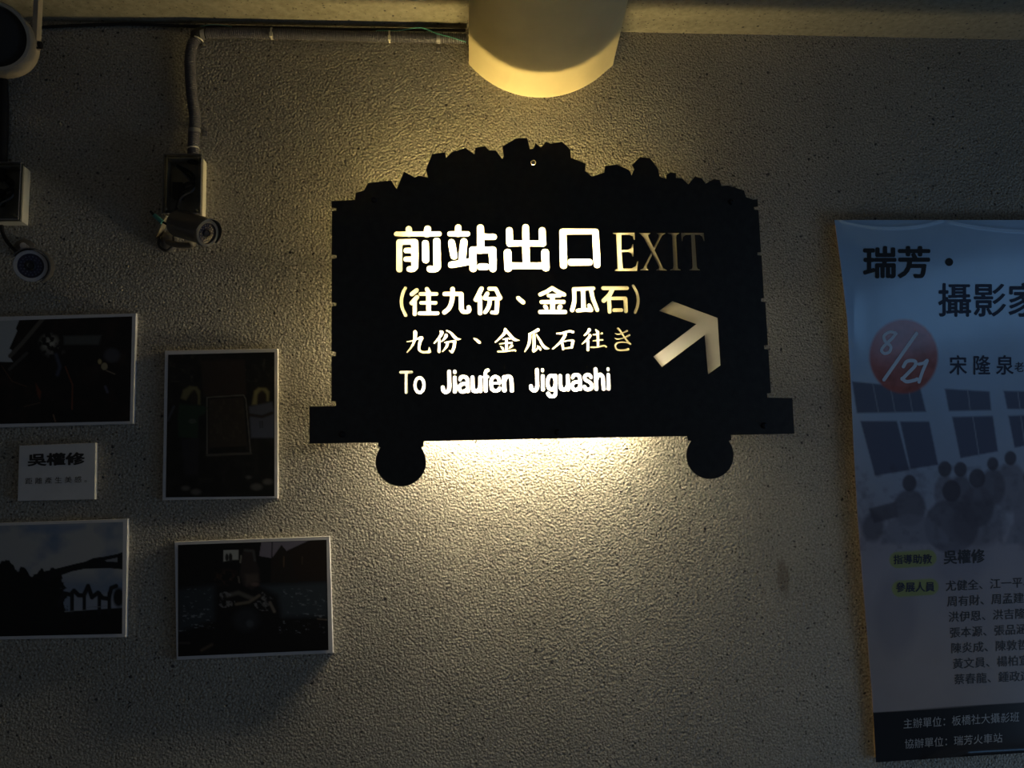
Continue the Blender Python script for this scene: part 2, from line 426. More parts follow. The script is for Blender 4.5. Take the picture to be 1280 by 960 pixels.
# row 1 : 前 站 出 口
gl((490, 276, A), '92:80,228 805,226; 112:290,143 292,228; 122:612,140 598,228; 112:128,372 128,828; 100:125,362 390,358; 120:392,372 392,785; ~104:392,785 372,820 330,830 300,826; 90:240,508 390,508; 88:240,656 390,656; 118:572,388 577,668; 124:767,352 775,790; ~114:775,790 750,822 700,828 650,822')
gl((550, 276, A), '112:312,115 312,228; 96:172,226 470,226; 116:198,372 240,600; 122:410,358 375,700; 112:195,752 500,700; 124:694,120 700,500; 110:700,274 922,275; 122:560,505 570,818; 116:560,500 902,500; 128:900,505 908,816; 118:697,785 785,785')
gl((620, 276, A), '120:508,114 520,765; 120:228,167 238,385; 102:238,388 800,388; 120:790,167 800,385; 130:200,548 208,812; 115:208,768 850,768; 132:842,548 853,800')
gl((690, 276, A), '120:187,192 200,762; 105:182,186 745,186; 118:745,192 774,752; 115:330,708 640,708')
# EXIT (serif)
S = 9.846
def pol(o, pts): return [(o[0] + x / o[2], o[1] + y / o[2]) for x, y in pts]
O = (760, 280, S)
EX = [
 [[(60,108),(325,106),(333,195),(318,195),(303,152),(265,135),(165,135),(165,320),(245,315),(286,292),(300,248),(312,248),(316,400),(303,402),(288,362),(250,345),(168,348),(185,545),(290,545),(340,520),(362,458),(375,458),(358,578),(85,578),(82,568),(118,545),(100,130),(62,120)]],
 [[(378,110),(520,110),(520,120),(495,135),(500,160),(680,540),(725,566),(725,572),(595,572),(595,562),(628,545),(625,520),(440,170),(400,125)],
  [(598,110),(705,110),(705,118),(665,140),(475,520),(478,545),(500,562),(500,570),(398,570),(398,562),(435,545),(625,160),(625,130),(600,118)]],
 [[(735,108),(878,108),(878,118),(845,135),(840,160),(858,520),(865,548),(895,560),(895,570),(765,570),(765,562),(800,548),(805,520),(790,160),(782,130),(738,118)]],
 [[(900,108),(1180,108),(1190,210),(1178,205),(1160,155),(1130,135),(1070,133),(1095,520),(1105,548),(1132,560),(1132,570),(1000,570),(1000,562),(1035,548),(1040,520),(1022,133),(955,135),(925,160),(918,212),(906,212)]]]
for e in EX: GL.append(([], [pol(O, p) for p in e]))
# row 2 : ( 往 九 份 、 金 瓜 石 )
o = (494, 350, Bc)
gl(o, '~82:247,192 185,320 152,500 175,680 255,848')
gl(o, '108:515,243 400,337; 112:525,412 400,550; 100:472,520 470,820; 104:760,217 795,280; 92:610,333 992,333; 112:798,285 805,790; 92:625,548 967,548; 96:585,798 1012,798')
gl((545, 350, Bc), '~112:402,215 395,380 370,550 310,680 205,775; 105:205,333 605,333; 122:605,345 610,690; ~106:610,690 640,752 700,762 765,758 797,718 785,655')
gl((585, 350, Bc), '112:325,208 190,472; 108:285,400 290,792; 104:465,322 398,432; 98:512,207 665,207; 96:668,212 730,350 780,430; 84:410,445 775,445; ~100:525,470 512,590 465,700 412,770; 108:700,460 698,640 685,765; 94:680,785 580,780')
gl((640, 350, 16), '88:127,362 223,447')
gl((640, 350, 16), '84:805,160 700,228 568,288; 84:805,160 900,222 1045,292; 80:735,312 955,312; 84:590,438 1032,438; 98:810,320 815,620; 78:662,528 688,560; 94:965,536 952,548; 88:570,638 1060,638')
gl((700, 350, Bc), '~106:338,225 345,420 335,560 290,720; 94:335,218 800,198; 114:550,230 565,700; 94:425,735 600,715; 100:600,710 745,722; 100:698,612 750,712; ~104:748,230 780,420 840,580 890,715')
gl((745, 350, Bc), '92:170,193 745,193; 108:392,230 330,350 185,495; 100:315,470 325,757; 86:315,438 705,438; 98:705,445 718,745; 90:432,722 612,720')
gl((745, 350, Bc), '~70:893,138 975,290 1012,470 990,640 935,775')
# row 3 : brush style 九 份 、 金 瓜 石 往 き
o = (502, 405, 16)
gl(o, 'k:262,145,40 275,175,76 265,300,60 240,380,50 190,470,40 110,565,26; k:110,350,28 240,330,34 355,278,46 400,275,66; k:400,282,72 365,380,60 348,470,56 365,530,52 440,562,46 560,552,56; k:560,548,60 557,500,34 550,462,12')
gl(o, 'k:785,150,45 805,172,64 760,260,50 650,385,26; k:760,320,48 752,400,50 750,548,64; k:885,212,45 892,235,64 850,300,40 800,348,18; k:905,130,26 980,170,38 1060,262,60 1120,298,46 1188,298,14; k:860,368,26 960,350,34 1060,345,56; k:1062,352,66 1050,460,62 1010,555,62; k:1010,560,58 945,525,14; k:920,370,54 900,450,50 820,550,24')
o = (580, 405, 16)
gl(o, 'k:190,278,18 240,310,44 308,366,60')
gl(o, 'k:820,98,36 830,125,60 790,210,50 630,360,28; k:860,150,48 930,230,54 1010,308,60 1110,326,16; k:780,308,26 870,285,30 920,292,40; k:715,397,28 830,380,30 955,375,46; k:850,300,50 850,520,58; k:725,440,16 770,480,44 785,515,36; k:960,430,54 930,460,44 898,492,18; k:685,548,44 800,547,36 1000,520,40 1030,535,36')
o = (645, 405, 16)
gl(o, 'k:440,115,62 370,155,50 260,197,28; k:278,212,54 275,300,60 250,420,54 178,550,30; k:360,225,52 362,400,60 350,528,62; k:355,548,46 420,500,36 435,450,22; k:425,432,20 460,462,44 488,505,52; k:410,205,22 460,290,40 540,430,60 600,480,58 662,490,22')
gl(o, 'k:815,185,26 900,185,38 1060,145,42 1140,158,50; k:975,195,58 978,230,60 900,350,52 738,495,34; k:925,370,44 945,500,48; k:950,348,28 1060,325,32 1130,330,54; k:1140,340,64 1115,470,50; k:950,487,38 1120,468,38')
o = (720, 405, 16)
gl(o, 'k:262,105,50 268,120,60 230,170,46 170,225,30; k:270,212,40 280,238,60 220,310,50 120,400,24; k:240,340,55 240,430,55 238,518,62; k:395,115,28 440,165,60; k:345,212,26 420,205,30 455,198,28; k:495,192,28 520,185,42; k:432,160,54 440,300,52 440,445,50; k:345,335,30 430,325,30 530,315,38; k:300,462,36 430,460,30 560,432,36 605,455,34')
gl(o, 'k:780,185,14 840,205,30 930,180,28 1020,137,42; k:770,280,14 840,300,30 960,275,30 1070,222,42; k:840,90,46 880,132,46 960,250,38 1040,360,38 1085,400,46; k:1080,395,34 1000,368,24 900,362,30 820,385,34 786,440,38 810,500,38 880,525,38 980,520,40 1045,505,48')
# row 4 : To Jiaufen Jiguashi
o = (494, 455, 16)
gl(o, '60:112,165 325,162; 62:222,170 222,568')
GL.append((parse(o, '64:' + ' '.join('%.1f,%.1f' % q for q in ellipse(488, 424, 90, 150))), []))
gl(o, '76:1080,152 1084,440; ~78:1084,440 1070,525 1012,562 965,530 952,470')
gl(o, '70:1190,148 1192,165; 78:1192,275 1195,552')
o = (570, 455, 16)
gl(o, '~72:80,310 100,268 150,254 210,275 232,335 236,440 238,548; ~70:232,398 130,400 74,445 74,505 105,552 155,556 235,505')
gl(o, '78:330,268 332,440; ~78:332,440 345,515 400,548 455,520 485,450; 78:485,268 490,542')
gl(o, '~72:640,125 603,140 587,200 590,300 596,538; 56:562,258 638,258')
gl(o, '50:735,385 868,385; ~70:868,388 855,295 787,252 718,295 702,400 722,500 790,538 850,518 872,485')
gl(o, '78:960,262 968,532; ~76:970,335 1010,262 1062,250 1105,310 1118,534')
o = (645, 455, 16)
gl(o, '76:420,118 426,430; ~78:426,430 410,500 362,532 312,500 298,445')
gl(o, '68:530,115 532,132; 76:535,242 540,512')
GL.append((parse(o, '70:' + ' '.join('%.1f,%.1f' % q for q in ellipse(710, 372, 80, 142)) + '; 68:785,230 792,560; ~70:792,560 780,625 722,650 665,628 640,592'), []))
gl(o, '74:885,238 888,420; ~76:888,420 905,490 960,515 1012,485 1035,430; 74:1035,235 1042,512')
o = (700, 455, 16)
gl(o, '~70:252,272 278,228 325,216 382,238 402,300 406,400 410,498; ~68:403,362 300,364 248,412 248,462 278,512 332,518 405,465')
gl(o, '~68:622,270 600,228 550,214 502,238 492,285 530,332 598,368 635,425 620,488 565,514 512,496 490,452')
gl(o, '74:712,102 730,498; ~74:735,292 770,228 812,216 855,265 865,380 875,496')
gl(o, '66:960,95 962,112; 72:966,218 976,496')
ARROW = pol((810, 365, 8.727), [(122,205),(268,98),(760,282),(792,800),(655,898),(618,470),(152,818),(60,705),(528,350)])

# ------------------------------------------------------------------ structure
pl, pr = P(212, 29), P(775, 40)
slope = (pr[2] - pl[2]) / (pr[0] - pl[0])
def beam_z(x): return pl[2] + slope * (x - pl[0])
X0, X1 = -4.5, 4.2
CEIL_Z = 3.9
g = G().prism_quad([(X0, -0.02), (X1, -0.02), (X1, CEIL_Z), (X0, CEIL_Z)], -0.12, 0.0)
wall = g.build('wall_back', M_WALL, origin=(0, 0, 0)); struct(wall)
CY = -2.0
g = G().add([(X0, 0.05, beam_z(X0)), (X1, 0.05, beam_z(X1)), (X1, CY, beam_z(X1)), (X0, CY, beam_z(X0)), (X0, 0.05, beam_z(X0) + .2), (X1, 0.05, beam_z(X1) + .2), (X1, CY, beam_z(X1) + .2), (X0, CY, beam_z(X0) + .2)],
            [(0, 1, 2, 3), (7, 6, 5, 4), (0, 4, 5, 1), (1, 5, 6, 2), (2, 6, 7, 3), (3, 7, 4, 0)])
struct(g.build('ceiling', M_BEAM, origin=(0, 0, 0)))
g = G().add([(-9, 0.1, 0), (9, 0.1, 0), (9, -12, 0), (-9, -12, 0)] + [(-9, 0.1, -.1), (9, 0.1, -.1), (9, -12, -.1), (-9, -12, -.1)],
            [(3, 2, 1, 0), (4, 5, 6, 7), (1, 5, 4, 0), (2, 6, 5, 1), (3, 7, 6, 2), (0, 4, 7, 3)])
struct(g.build('floor', M_FLOOR, origin=(0, 0, 0)))

# ------------------------------------------------------------------ ventilation duct
ax = -(RIGHT * ((586 - 640) / F) - UP * ((859 - 480) / F) + FWD); ax = ax / -ax[1]      # 1 m towards the room
prof = [(586, -60), (586, 80)]
Rr = 117.0; cxp, cyp = 676, 5
for k in range(1, 24):
    x = 586 + (766 - 586) * k / 24; yb = 80 + (82 - 80) * k / 24
    h = cyp + math.sqrt(Rr ** 2 - (x - cxp) ** 2); prof.append((x, h))
prof += [(766, 82), (766, -60)]
pw = np.array([P(x, y) for x, y in prof])
duct = thing('ventilation_duct', 'large cream painted duct with a rounded underside above the lit sign', 'duct', P(678, 60))
v = []; n = len(pw)
for d in (0.0, 0.18, 0.36, 0.75):
    v += list(pw + ax * d)
f = [tuple(range(n))] + [(k * n + i, (k + 1) * n + i, (k + 1) * n + (i + 1) % n, k * n + (i + 1) % n) for k in range(3) for i in range(n)] + [tuple(3 * n + i for i in range(n - 1, -1, -1))]
G().add(v, f).build('duct_shell', M_DUCT, duct, smooth=True)

# ------------------------------------------------------------------ the exit sign
PD = 0.068                      # plate front, metres off the wall
sign = thing('exit_sign', 'black steel cart-shaped exit sign with glowing cut-out letters and arrow', 'sign', P(690, 400))
c1 = lambda q: (380 + q[0] / 4, 160 + q[1] / 4)
c2 = lambda q: (680 + q[0] / 4, 160 + q[1] / 4)
c3 = lambda q: (380 + q[0] / 4, 380 + q[1] / 4)
c4 = lambda q: (680 + q[0] / 4, 380 + q[1] / 4)
out = [c1(q) for q in [(138,365),(255,360),(258,325),(300,312),(320,275),(435,262),(463,305),(500,218),(555,248),(572,238),(620,248),(610,208),(640,130),(705,122),(710,150),(740,120),(808,100),(852,132),(858,98),(905,90),(925,112),(960,112),(990,155),(1000,148),(992,92),(1060,52),(1115,50),(1130,105),(1148,103),(1157,75),(1185,98),(1210,68)]]
out += [c2(q) for q in [(35,78),(90,68),(132,108),(135,148),(208,178),(205,215),(240,243),(302,222),(305,190),(365,183),(425,210),(438,238),(452,205),(440,185),(480,145),(530,150),(570,205),(578,243),(612,255),(612,235),(632,222),(660,225),(660,250),(690,252),(722,282),(755,242),(790,252),(808,278),(850,255),(878,260),(888,290),(920,287),(1000,312),(1010,345),(1045,358),(1068,357),(1070,392),(1050,395),(1050,408),(1073,410),(1085,620),(1066,622),(1068,636),(1088,638),(1100,850),(1084,852),(1086,868),(1107,870)]]
out += [c4(q) for q in [(1120,205),(1100,207),(1102,225),(1122,227),(1135,445),(1115,447),(1117,468),(1242,470),(1252,648),(935,655),(937,680)]]
def arc(c, r, a0, a1, fn, n=30):
    return [fn((c[0] + r[0] * math.cos(math.radians(a0 + (a1 - a0) * i / n)), c[1] + r[1] * math.sin(math.radians(a0 + (a1 - a0) * i / n)))) for i in range(n + 1)]
out += arc((830, 757), (118, 118), -38, 218, c4)
out += [c4((720, 680)), c4((716, 660)), c3((598, 686)), c3((598, 708))]
out += arc((484, 790), (126, 122), -36, 216, c3)
out += [c3(q) for q in [(372,712),(370,692),(27,698),(27,513),(160,510),(160,487),(137,485),(137,262),(160,258),(160,240),(137,236)]]
out += [c1(q) for q in [(138,892),(162,888),(162,874),(138,870),(138,655),(163,650),(163,635),(138,632),(140,415),(162,412),(162,400),(138,397)]]
TH = 0.0012
holes = []; letters = []
for st, po in GL:
    lp = seg_field(st, po, 0.2); letters.append(lp); holes += lp
holes.append(np.array(ARROW))
hole_screw = np.array([(666.8 + 3.6 * math.cos(a), 203 + 3.6 * math.sin(a)) for a in np.linspace(0, 2 * math.pi, 20, endpoint=False)])
hole_right = np.array([(914 + 3.8 * math.cos(a), 252.5 + 3.8 * math.sin(a)) for a in np.linspace(0, 2 * math.pi, 20, endpoint=False)])
loops = [plane_xz(out, PD)] + [plane_xz(h, PD) for h in holes] + [plane_xz(hole_screw, PD)]
v, f = fill_loops(loops, TH)
obj('sign_plate', [(a, -PD - t + TH, b) for a, b, t in v], f, M_BLACK, sign)
for lp in letters:
    v, f = fill_loops([plane_xz(l, PD) for l in lp], 0)
    obj('letter', [(a, -PD + TH, b) for a, b, t in v], f, M_OPAL, sign)
v, f = fill_loops([plane_xz(ARROW, PD)], 0)
a_ = obj('arrow', [(a, -PD + TH, b) for a, b, t in v], f, M_OPAL, sign); a_['label'] = 'glowing cream arrow pointing up and right'
# stand-off bolts from the wall to the plate, with domed heads
for (x, y) in [(468, 250), (914, 252.5), (428, 543), (697, 540.5), (955, 532)]:
    p = P(x, y, PD); q = p.copy(); q[1] = -0.0002
    G().cyl(q, (p[0], -PD + 0.0005, p[2]), 0.005, 12).build('standoff', M_BOLT, sign, True)
    G().lathe((p[0], -PD, p[2]), (p[0], -PD - 0.01, p[2]), [(0, 0.0062), (0.0015, 0.0062), (0.0035, 0.0048), (0.0045, 0.002)], 16).build('bolt_head', M_BOLT, sign, True)
p = P(666.8, 203, PD)
G().lathe((p[0], -0.0002, p[2]), (p[0], -1, p[2]), [(0, 0.003), (PD - 0.004, 0.003), (PD - 0.004, 0.0048), (PD - 0.002, 0.0036), (PD - 0.002, 0.0012)], 14).build('screw', M_ZINC, sign, True)
# lamp unit hidden behind the plate
for (ya, xa, xb, mk) in ((322, 520, 752, 0), (412, 520, 738, 1), (506, 530, 785, 2)):
    a = P(xa, ya, 0.043); b = P(xb, ya, 0.043)
    zc = (a[2] + b[2]) / 2
    G().box((a[0] - .02, 0, zc - 0.013), (b[0] + .02, -0.012, zc + 0.013)).build('lamp_housing', M_HOUSE, sign)
    G().cyl((a[0], -0.043, zc), (b[0], -0.043, zc), 0.008, 16).build('lamp_tube', M_LAMP[mk], sign, True)
    for xx, sgn in ((a[0], -1), (b[0], 1)):
        G().box((xx, -0.0119, zc - 0.011), (xx + sgn * 0.010, -0.037, zc + 0.009)).build('lamp_holder', M_HOUSE, sign)

a = P(515, 456, 0.03); b = P(805, 456, 0.03)
G().box((a[0], 0, a[2] - .001), (b[0], -0.058, a[2] + .001)).build('shelf_light_block', M_HOUSE, sign)  # shelf added to keep the lowest tube's light off the ceiling
a = P(772, 292, 0.03); b = P(800, 452, 0.03)
G().box((a[0], 0, b[2]), (b[0], -0.032, a[2])).build('side_light_block', M_HOUSE, sign)  # block added to cut the light thrown to the right

# ------------------------------------------------------------------ conduit, cables, ties
con = thing('grey_conduit', 'grey corrugated conduit running under the ceiling and down to the junction box', 'conduit', P(241, 47, 0.012))
CR = 0.0108
hp = [P(252, 41.5, 0.014), P(300, 41, 0.014), P(340, 42, 0.014), P(420, 44.5, 0.014), P(487, 46, 0.014), P(548, 47.5, 0.014), P(583, 48.5, 0.014)]
vp = [P(246, 47, 0.014), P(240, 58, 0.014), P(237.5, 80, 0.014), P(239.5, 115, 0.014), P(243.5, 148, 0.014), P(242, 172, 0.014), P(241, 203, 0.016)]
G().tube(hp, CR, 14, rib=(0.0042, 0.0007)).build('conduit_pipe', M_CONDUIT, con, True)
G().tube(vp, CR, 14, rib=(0.0042, 0.0007)).build('conduit_pipe', M_CONDUIT, con, True)
def elbow_pts(a, b, c): return [P(*a), P(*b), P(*c)]
G().tube([P(245, 50, .014), P(244.5, 44, .0145), P(249, 40.5, .015), P(258, 41, .014)], CR + 0.0012, 14).build('elbow', M_RUBBER, con, True)
def ring(p, axis, r, wd, th, name, m, par):
    axis = np.array(axis, float); axis /= np.linalg.norm(axis)
    q = np.array(p) - axis * wd / 2
    G().lathe(q, q + axis, [(0, r), (0, r + th), (wd, r + th), (wd, r)], 20, False, False).build(name, m, par, True)
def direction(a, b): return np.array(b) - np.array(a)
for (x, y, a, b) in ((340, 42, 2, 3), (487, 46, 3, 4)):
    ring(P(x, y, .014), direction(hp[a], hp[b]), CR + .0006, 0.0035, 0.0013, 'cable_tie', M_TIE, con)
    q = P(x, y, .014); G().box(q + [-.003, -.010, -.014], q + [.003, -.014, -.004]).build('tie_lock', M_TIE, con)
for (x, y, d) in ((247, 49.5, (-.35, 0, -1)), (241.3, 186, (.1, 0, -1))):
    ring(P(x, y, .014), d, CR + .0006, 0.0026, 0.0012, 'cable_tie', M_TIE, con)
for (x, y, d, lug) in ((548, 47.5, (1, 0, 0), (0, -0.020)), (243, 164, (0, 0, 1), (0.018, 0)), (254, 42, (1, 0, 0), (0, -0.02))):
    q = P(x, y, .014); ring(q, d, CR + .0006, 0.008, 0.0012, 'saddle_clip', M_SADDLE, con)
    G().box(q + [lug[0] - .005, .0138, lug[1] - .006], q + [lug[0] + .005, .011, lug[1] + .006]).build('clip_lug', M_SADDLE, con)
    G().cyl((q[0] + lug[0], -.003, q[2] + lug[1]), (q[0] + lug[0], -.0055, q[2] + lug[1]), .0028, 10).build('screw', M_ZINC, con)

bc = G().tube([P(36, 34.5, .006), P(60, 33.5, .006), P(150, 30, .007), P(212, 32, .008), P(262, 33, .010), P(330, 34.5, .009), P(420, 36.5, .008), P(500, 37, .008), P(582, 38.0, .008)], 0.0034, 8).build('black_cable', M_RUBBER, None, True)
tag(bc, 'thin black cable tucked along the ceiling corner above the grey conduit', 'cable')
tw = G().tube([P(470, 38.5, .013), P(500, 38, .02), P(521, 34.6, .026), P(532, 36, .027), P(545, 41.5, .027), P(562, 46, .029), P(583, 52.5, .029)], 0.0011, 6).build('green_wire', M_TEAL, con, True)
tw['label'] = 'loose pale green wire looping over the conduit beside the duct'
tw = G().tube([P(250, 33, .014), P(262, 31, .02), P(275, 31, .02), P(290, 33.5, .013)], 0.0008, 6).build('green_wire', M_TEAL, con, True)
tw['label'] = 'short pale green wire above the conduit elbow at the ceiling'

# ------------------------------------------------------------------ junction boxes
def junction(x0, x1, y0, y1, label, dep=0.05, cl=0.017):
    a = P(x0, y0); b = P(x1, y1); cx = (a[0] + b[0]) / 2
    t = thing('junction_box', label, 'junction box', (cx, 0, b[2]), 'junction boxes over the security cameras')
    W = 0.0022
    lo, hi = np.array([a[0], b[2]]), np.array([b[0], a[2]])
    g = G(); ds = dep - cl
    g.box((lo[0], 0, lo[1]), (hi[0], -0.003, hi[1]))
    for (p, q) in (((lo[0], lo[1]), (lo[0] + W, hi[1])), ((hi[0] - W, lo[1]), (hi[0], hi[1])), ((lo[0] + W, lo[1]), (hi[0] - W, lo[1] + W)), ((lo[0] + W, hi[1] - W), (hi[0] - W, hi[1]))):
        g.box((p[0], -0.003, p[1]), (q[0], -ds, q[1]))
    g.build('box_body', M_BOXPL, t)
    c = G(); e = 0.0012
    L0, H0 = lo - e, hi + e
    ring1 = lambda l, h, y: [(l[0], y, l[1]), (h[0], y, l[1]), (h[0], y, h[1]), (l[0], y, h[1])]
    v = ring1(L0, H0, -ds + 0.004) + ring1(L0, H0, -dep + 0.005) + ring1(L0 + 0.005, H0 - 0.005, -dep)
    c.add(v, [(0, 1, 5, 4), (1, 2, 6, 5), (2, 3, 7, 6), (3, 0, 4, 7), (4, 5, 9, 8), (5, 6, 10, 9), (6, 7, 11, 10), (7, 4, 8, 11), (8, 9, 10, 11)])
    k = c.build('clear_cover', M_CLEAR, t); k['label'] = 'clear plastic cover showing wires inside'
    # rounded front rim of the cover
    r = G(); rr = 0.0011
    cs = [(L0[0], L0[1]), (H0[0], L0[1]), (H0[0], H0[1]), (L0[0], H0[1])]
    for i in range(4):
        p, q = cs[i], cs[(i + 1) % 4]; r.cyl((p[0], -dep + .005, p[1]), (q[0], -dep + .005, q[1]), rr, 8)
    r.build('cover_rim', M_SADDLE, t, True)
    for sx_ in (0.007, -0.007):
        for sz in (0.007, -0.007):
            px_ = (lo[0] + sx_) if sx_ > 0 else (hi[0] + sx_); pz = (lo[1] + sz) if sz > 0 else (hi[1] + sz)
            G().cyl((px_, -0.004, pz), (px_, -dep + 0.002, pz), 0.0022, 10).build('cover_screw', M_ZINC, t, True)
    m0 = (lo + hi) / 2; 
    for k, (mm, dz) in enumerate(((M_RUBBER, 0), (M_RUBBER, .012), (M_CAMSILVER, -.008))):
        G().tube([(m0[0] - .02, -.012, hi[1] - .01), (m0[0] + .012, -.025, m0[1] + .018 + dz), (m0[0] + .018, -.03, m0[1] + dz), (m0[0] - .004, -.03, m0[1] - .015 + dz), (m0[0] - .018, -.02, lo[1] + .012)], 0.0032 if k < 2 else .0022, 8).build('wire', mm, t, True)
    G().box((m0[0] - .026, -.0035, m0[1] - .02), (m0[0] - .006, -.022, m0[1] + .012)).build('terminal_block', M_RUBBER, t)
    return t
junction(214, 257, 204, 275, 'white junction box with clear cover below the vertical grey conduit')
junction(-10, 35, 214, 282, 'white junction box with clear cover at the far left, above the round camera')

# ------------------------------------------------------------------ security cameras
def bullet(front, back, R, label, matb, ringm, hood_dir, base, arm_pts, face_r=0.76):
    front, back = np.array(front), np.array(back); ax_ = front - back; L = float(np.linalg.norm(ax_)); ax_ /= L
    t = thing('security_camera', label, 'security camera', (base[0], 0, base[2]), 'bullet security cameras on the wall')
    G().lathe(back, front, [(0, R * .55), (0.004, R * .80), (0.012, R * .9), (L - 0.004, R * .9), (L, R * .86)], 36, True, False).build('camera_body', matb, t, True)
    G().lathe(back + ax_ * (L - 0.006), front, [(0, R * .905), (0, R), (0.007, R), (0.0085, R * .96), (0.0085, R * face_r), (0.004, R * face_r)], 40, False, False).build('front_ring', ringm, t, True)
    G().lathe(back + ax_ * (L - 0.006), front, [(0.0, R * face_r), (0.0045, R * face_r)], 36, True, True).build('front_glass', M_LENS, t, True)
    G().lathe(back + ax_ * (L - 0.002), front, [(0, R * .30), (0.0035, R * .30), (0.0045, R * .22), (0.003, R * .15)], 24).build('lens', M_INK, t, True)
    h = np.array([0, 0, 1.0]); e1 = np.cross(ax_, h); e1 /= np.linalg.norm(e1); e2 = np.cross(ax_, e1)
    g = G()
    for rr, nn in ((.42, 12), (.58, 18)):
        for i in range(nn):
            a = 2 * math.pi * i / nn; c = back + ax_ * (L - 0.0016) + (e1 * math.cos(a) + e2 * math.sin(a)) * R * rr
            g.lathe(c, c + ax_, [(0, R * .055), (0.001, R * .045)], 8)
    q = g.build('infrared_leds', M_LED, t); q['kind'] = 'stuff'
    # sun shield: an open half shell around the body, standing forward of the ring
    hd = np.array(hood_dir, float); hd -= ax_ * (hd @ ax_); hd /= np.linalg.norm(hd); hs = np.cross(ax_, hd)
    v = []; f = []; ns = 22; ro, ri = R * 1.13, R * 1.07; Lh = L * 1.0 + 0.012
    for j, tt in enumerate((0.012, Lh)):
        for k in range(ns + 1):
            a = math.radians(-105 + 210 * k / ns); cut = 0.012 * (1 - math.cos(a)) * .5 if j else 0
            c = back + ax_ * (tt - cut)
            d = hd * math.cos(a) + hs * math.sin(a)
            v.append(c + d * ro); v.append(c + d * ri)
    n2 = (ns + 1) * 2
    for k in range(ns):
        o_, i_ = k * 2, k * 2 + 1
        f += [(o_, o_ + 2, n2 + o_ + 2, n2 + o_), (i_, n2 + i_, n2 + i_ + 2, i_ + 2), (o_, i_, i_ + 2, o_ + 2), (n2 + o_, n2 + o_ + 2, n2 + i_ + 2, n2 + i_)]
    f += [(0, n2, n2 + 1, 1), (2 * ns, 2 * ns + 1, n2 + 2 * ns + 1, n2 + 2 * ns)]
    G().add(v, f).build('sun_shield', matb, t, True)
    b = np.array(base, float)
    G().lathe((b[0], 0, b[2]), (b[0], -1, b[2]), [(0, .021), (.004, .021), (.008, .016), (.012, .010)], 28).build('wall_mount', matb, t, True)
    G().tube([(b[0], -.006, b[2])] + [tuple(q) for q in arm_pts], 0.0065, 12).build('arm', ringm, t, True)
    k = np.array(arm_pts[-1]); G().lathe(k - [0.009, 0, 0], k + [0.009, 0, 0], [(0, .007), (.018, .007)], 16).build('swivel_knuckle', ringm, t, True)
    return t
fr, bk = P(258.5, 291.5, 0.118), P(218, 280, 0.070)
bs = P(210, 303, 0.0)
rc = bullet(fr, bk, 0.0265, 'dark grey bullet security camera aimed right, below the junction box', M_CAMBODY, M_BRONZE, (0.35, 0, 1.0), bs,
            [P(222, 306, .03), P(240, 306, .05), P(237, 298, .075)])
bp_ = G().prism_quad([(x, z) for x, z in [(P(*q)[0], P(*q)[2]) for q in ((196.5, 299), (199.5, 300), (213, 271), (209, 269))]], 0.0005, 0.022)
bp_.build('bracket_plate', M_BRONZE, rc)
G().tube([P(188, 264, .02), P(193, 269, .02), P(203, 277, .022), P(212, 282, .03)], .0026, 8).build('connector_cable', M_RUBBER, rc, True)
G().cyl(P(193, 269, .022), P(203, 278, .024), .0045, 12).build('green_plug', M_TEAL, rc, True)
G().tube([P(200, 296, .015), P(199, 307, .02), P(208, 313, .02), P(216, 306, .02), P(217, 295, .03)], .0024, 8).build('camera_cable', M_RUBBER, rc, True)
fr, bk = P(38.4, 332.3, 0.125), P(45, 333, 0.055)
bs = P(31, 312, 0.0)
lc = bullet(fr, bk, 0.0300, 'round silver-ringed security camera at the far left, above the framed photographs', M_CAMBODY, M_CAMSILVER, (0.85, 0, 0.75), bs,
            [P(31, 309, .03), P(33, 311, .055), P(38, 318, .08)])
G().cyl(P(29, 307, .04), P(29, 307, .075), .006, 12).build('adjusting_screw', M_CAMSILVER, lc, True)
bc = G().tube([P(2, 282, .02), P(3, 290, .022), P(9, 302, .025), P(17, 311, .03), P(26, 318, .05)], 0.0038, 8).build('black_cable', M_RUBBER, None, True)
tag(bc, 'short black cable from the far left junction box down to the round camera', 'cable')

# ------------------------------------------------------------------ round loudspeaker top left
rear, front_ = P(6, 57, 0.085), P(-9, 44, 0.19)
spk = thing('round_speaker', 'round cream wall speaker on a flat bracket, cut by the top left corner', 'speaker', (rear[0], 0, rear[2]))
L = float(np.linalg.norm(front_ - rear)); R = 0.064
G().lathe(rear, front_, [(0, R * .8), (0.006, R * .95), (0.012, R), (L - .004, R), (L, R * .97), (L, R * .88), (L - .012, R * .86)], 48, True, False).build('speaker_body', M_SPK, spk, True)
G().lathe(rear, front_, [(L - .013, R * .87), (L - .010, R * .6), (L - .009, R * .1)], 40, False, True).build('grille', M_GRILLE, spk, True)
a = P(44, 55, .12); b = P(46.5, -25, .12)
G().add(*(lambda g: (g.v, g.f))(G().box((a[0] - .0045, -.106, a[2] - .006), (a[0] + .0045, -.126, b[2] + .03)))).build('bracket_strap', M_SPK, spk)
G().cyl((a[0] - .02, -.116, a[2]), (a[0] + .010, -.116, a[2]), .0075, 14).build('bracket_bolt', M_BOLT, spk, True)
G().cyl((rear[0], 0, rear[2] + .01), tuple(rear + (front_ - rear) * .05), .014, 16).build('rear_mount', M_SPK, spk, True)
pc = G().tube([P(4, 100, .012), P(5, 150, .012), P(3, 200, .014), P(2, 225, .02)], .0095, 12).build('black_conduit', M_RUBBER, None, True)
tag(pc, 'dark vertical pipe at the left edge between speaker and junction box', 'pipe')

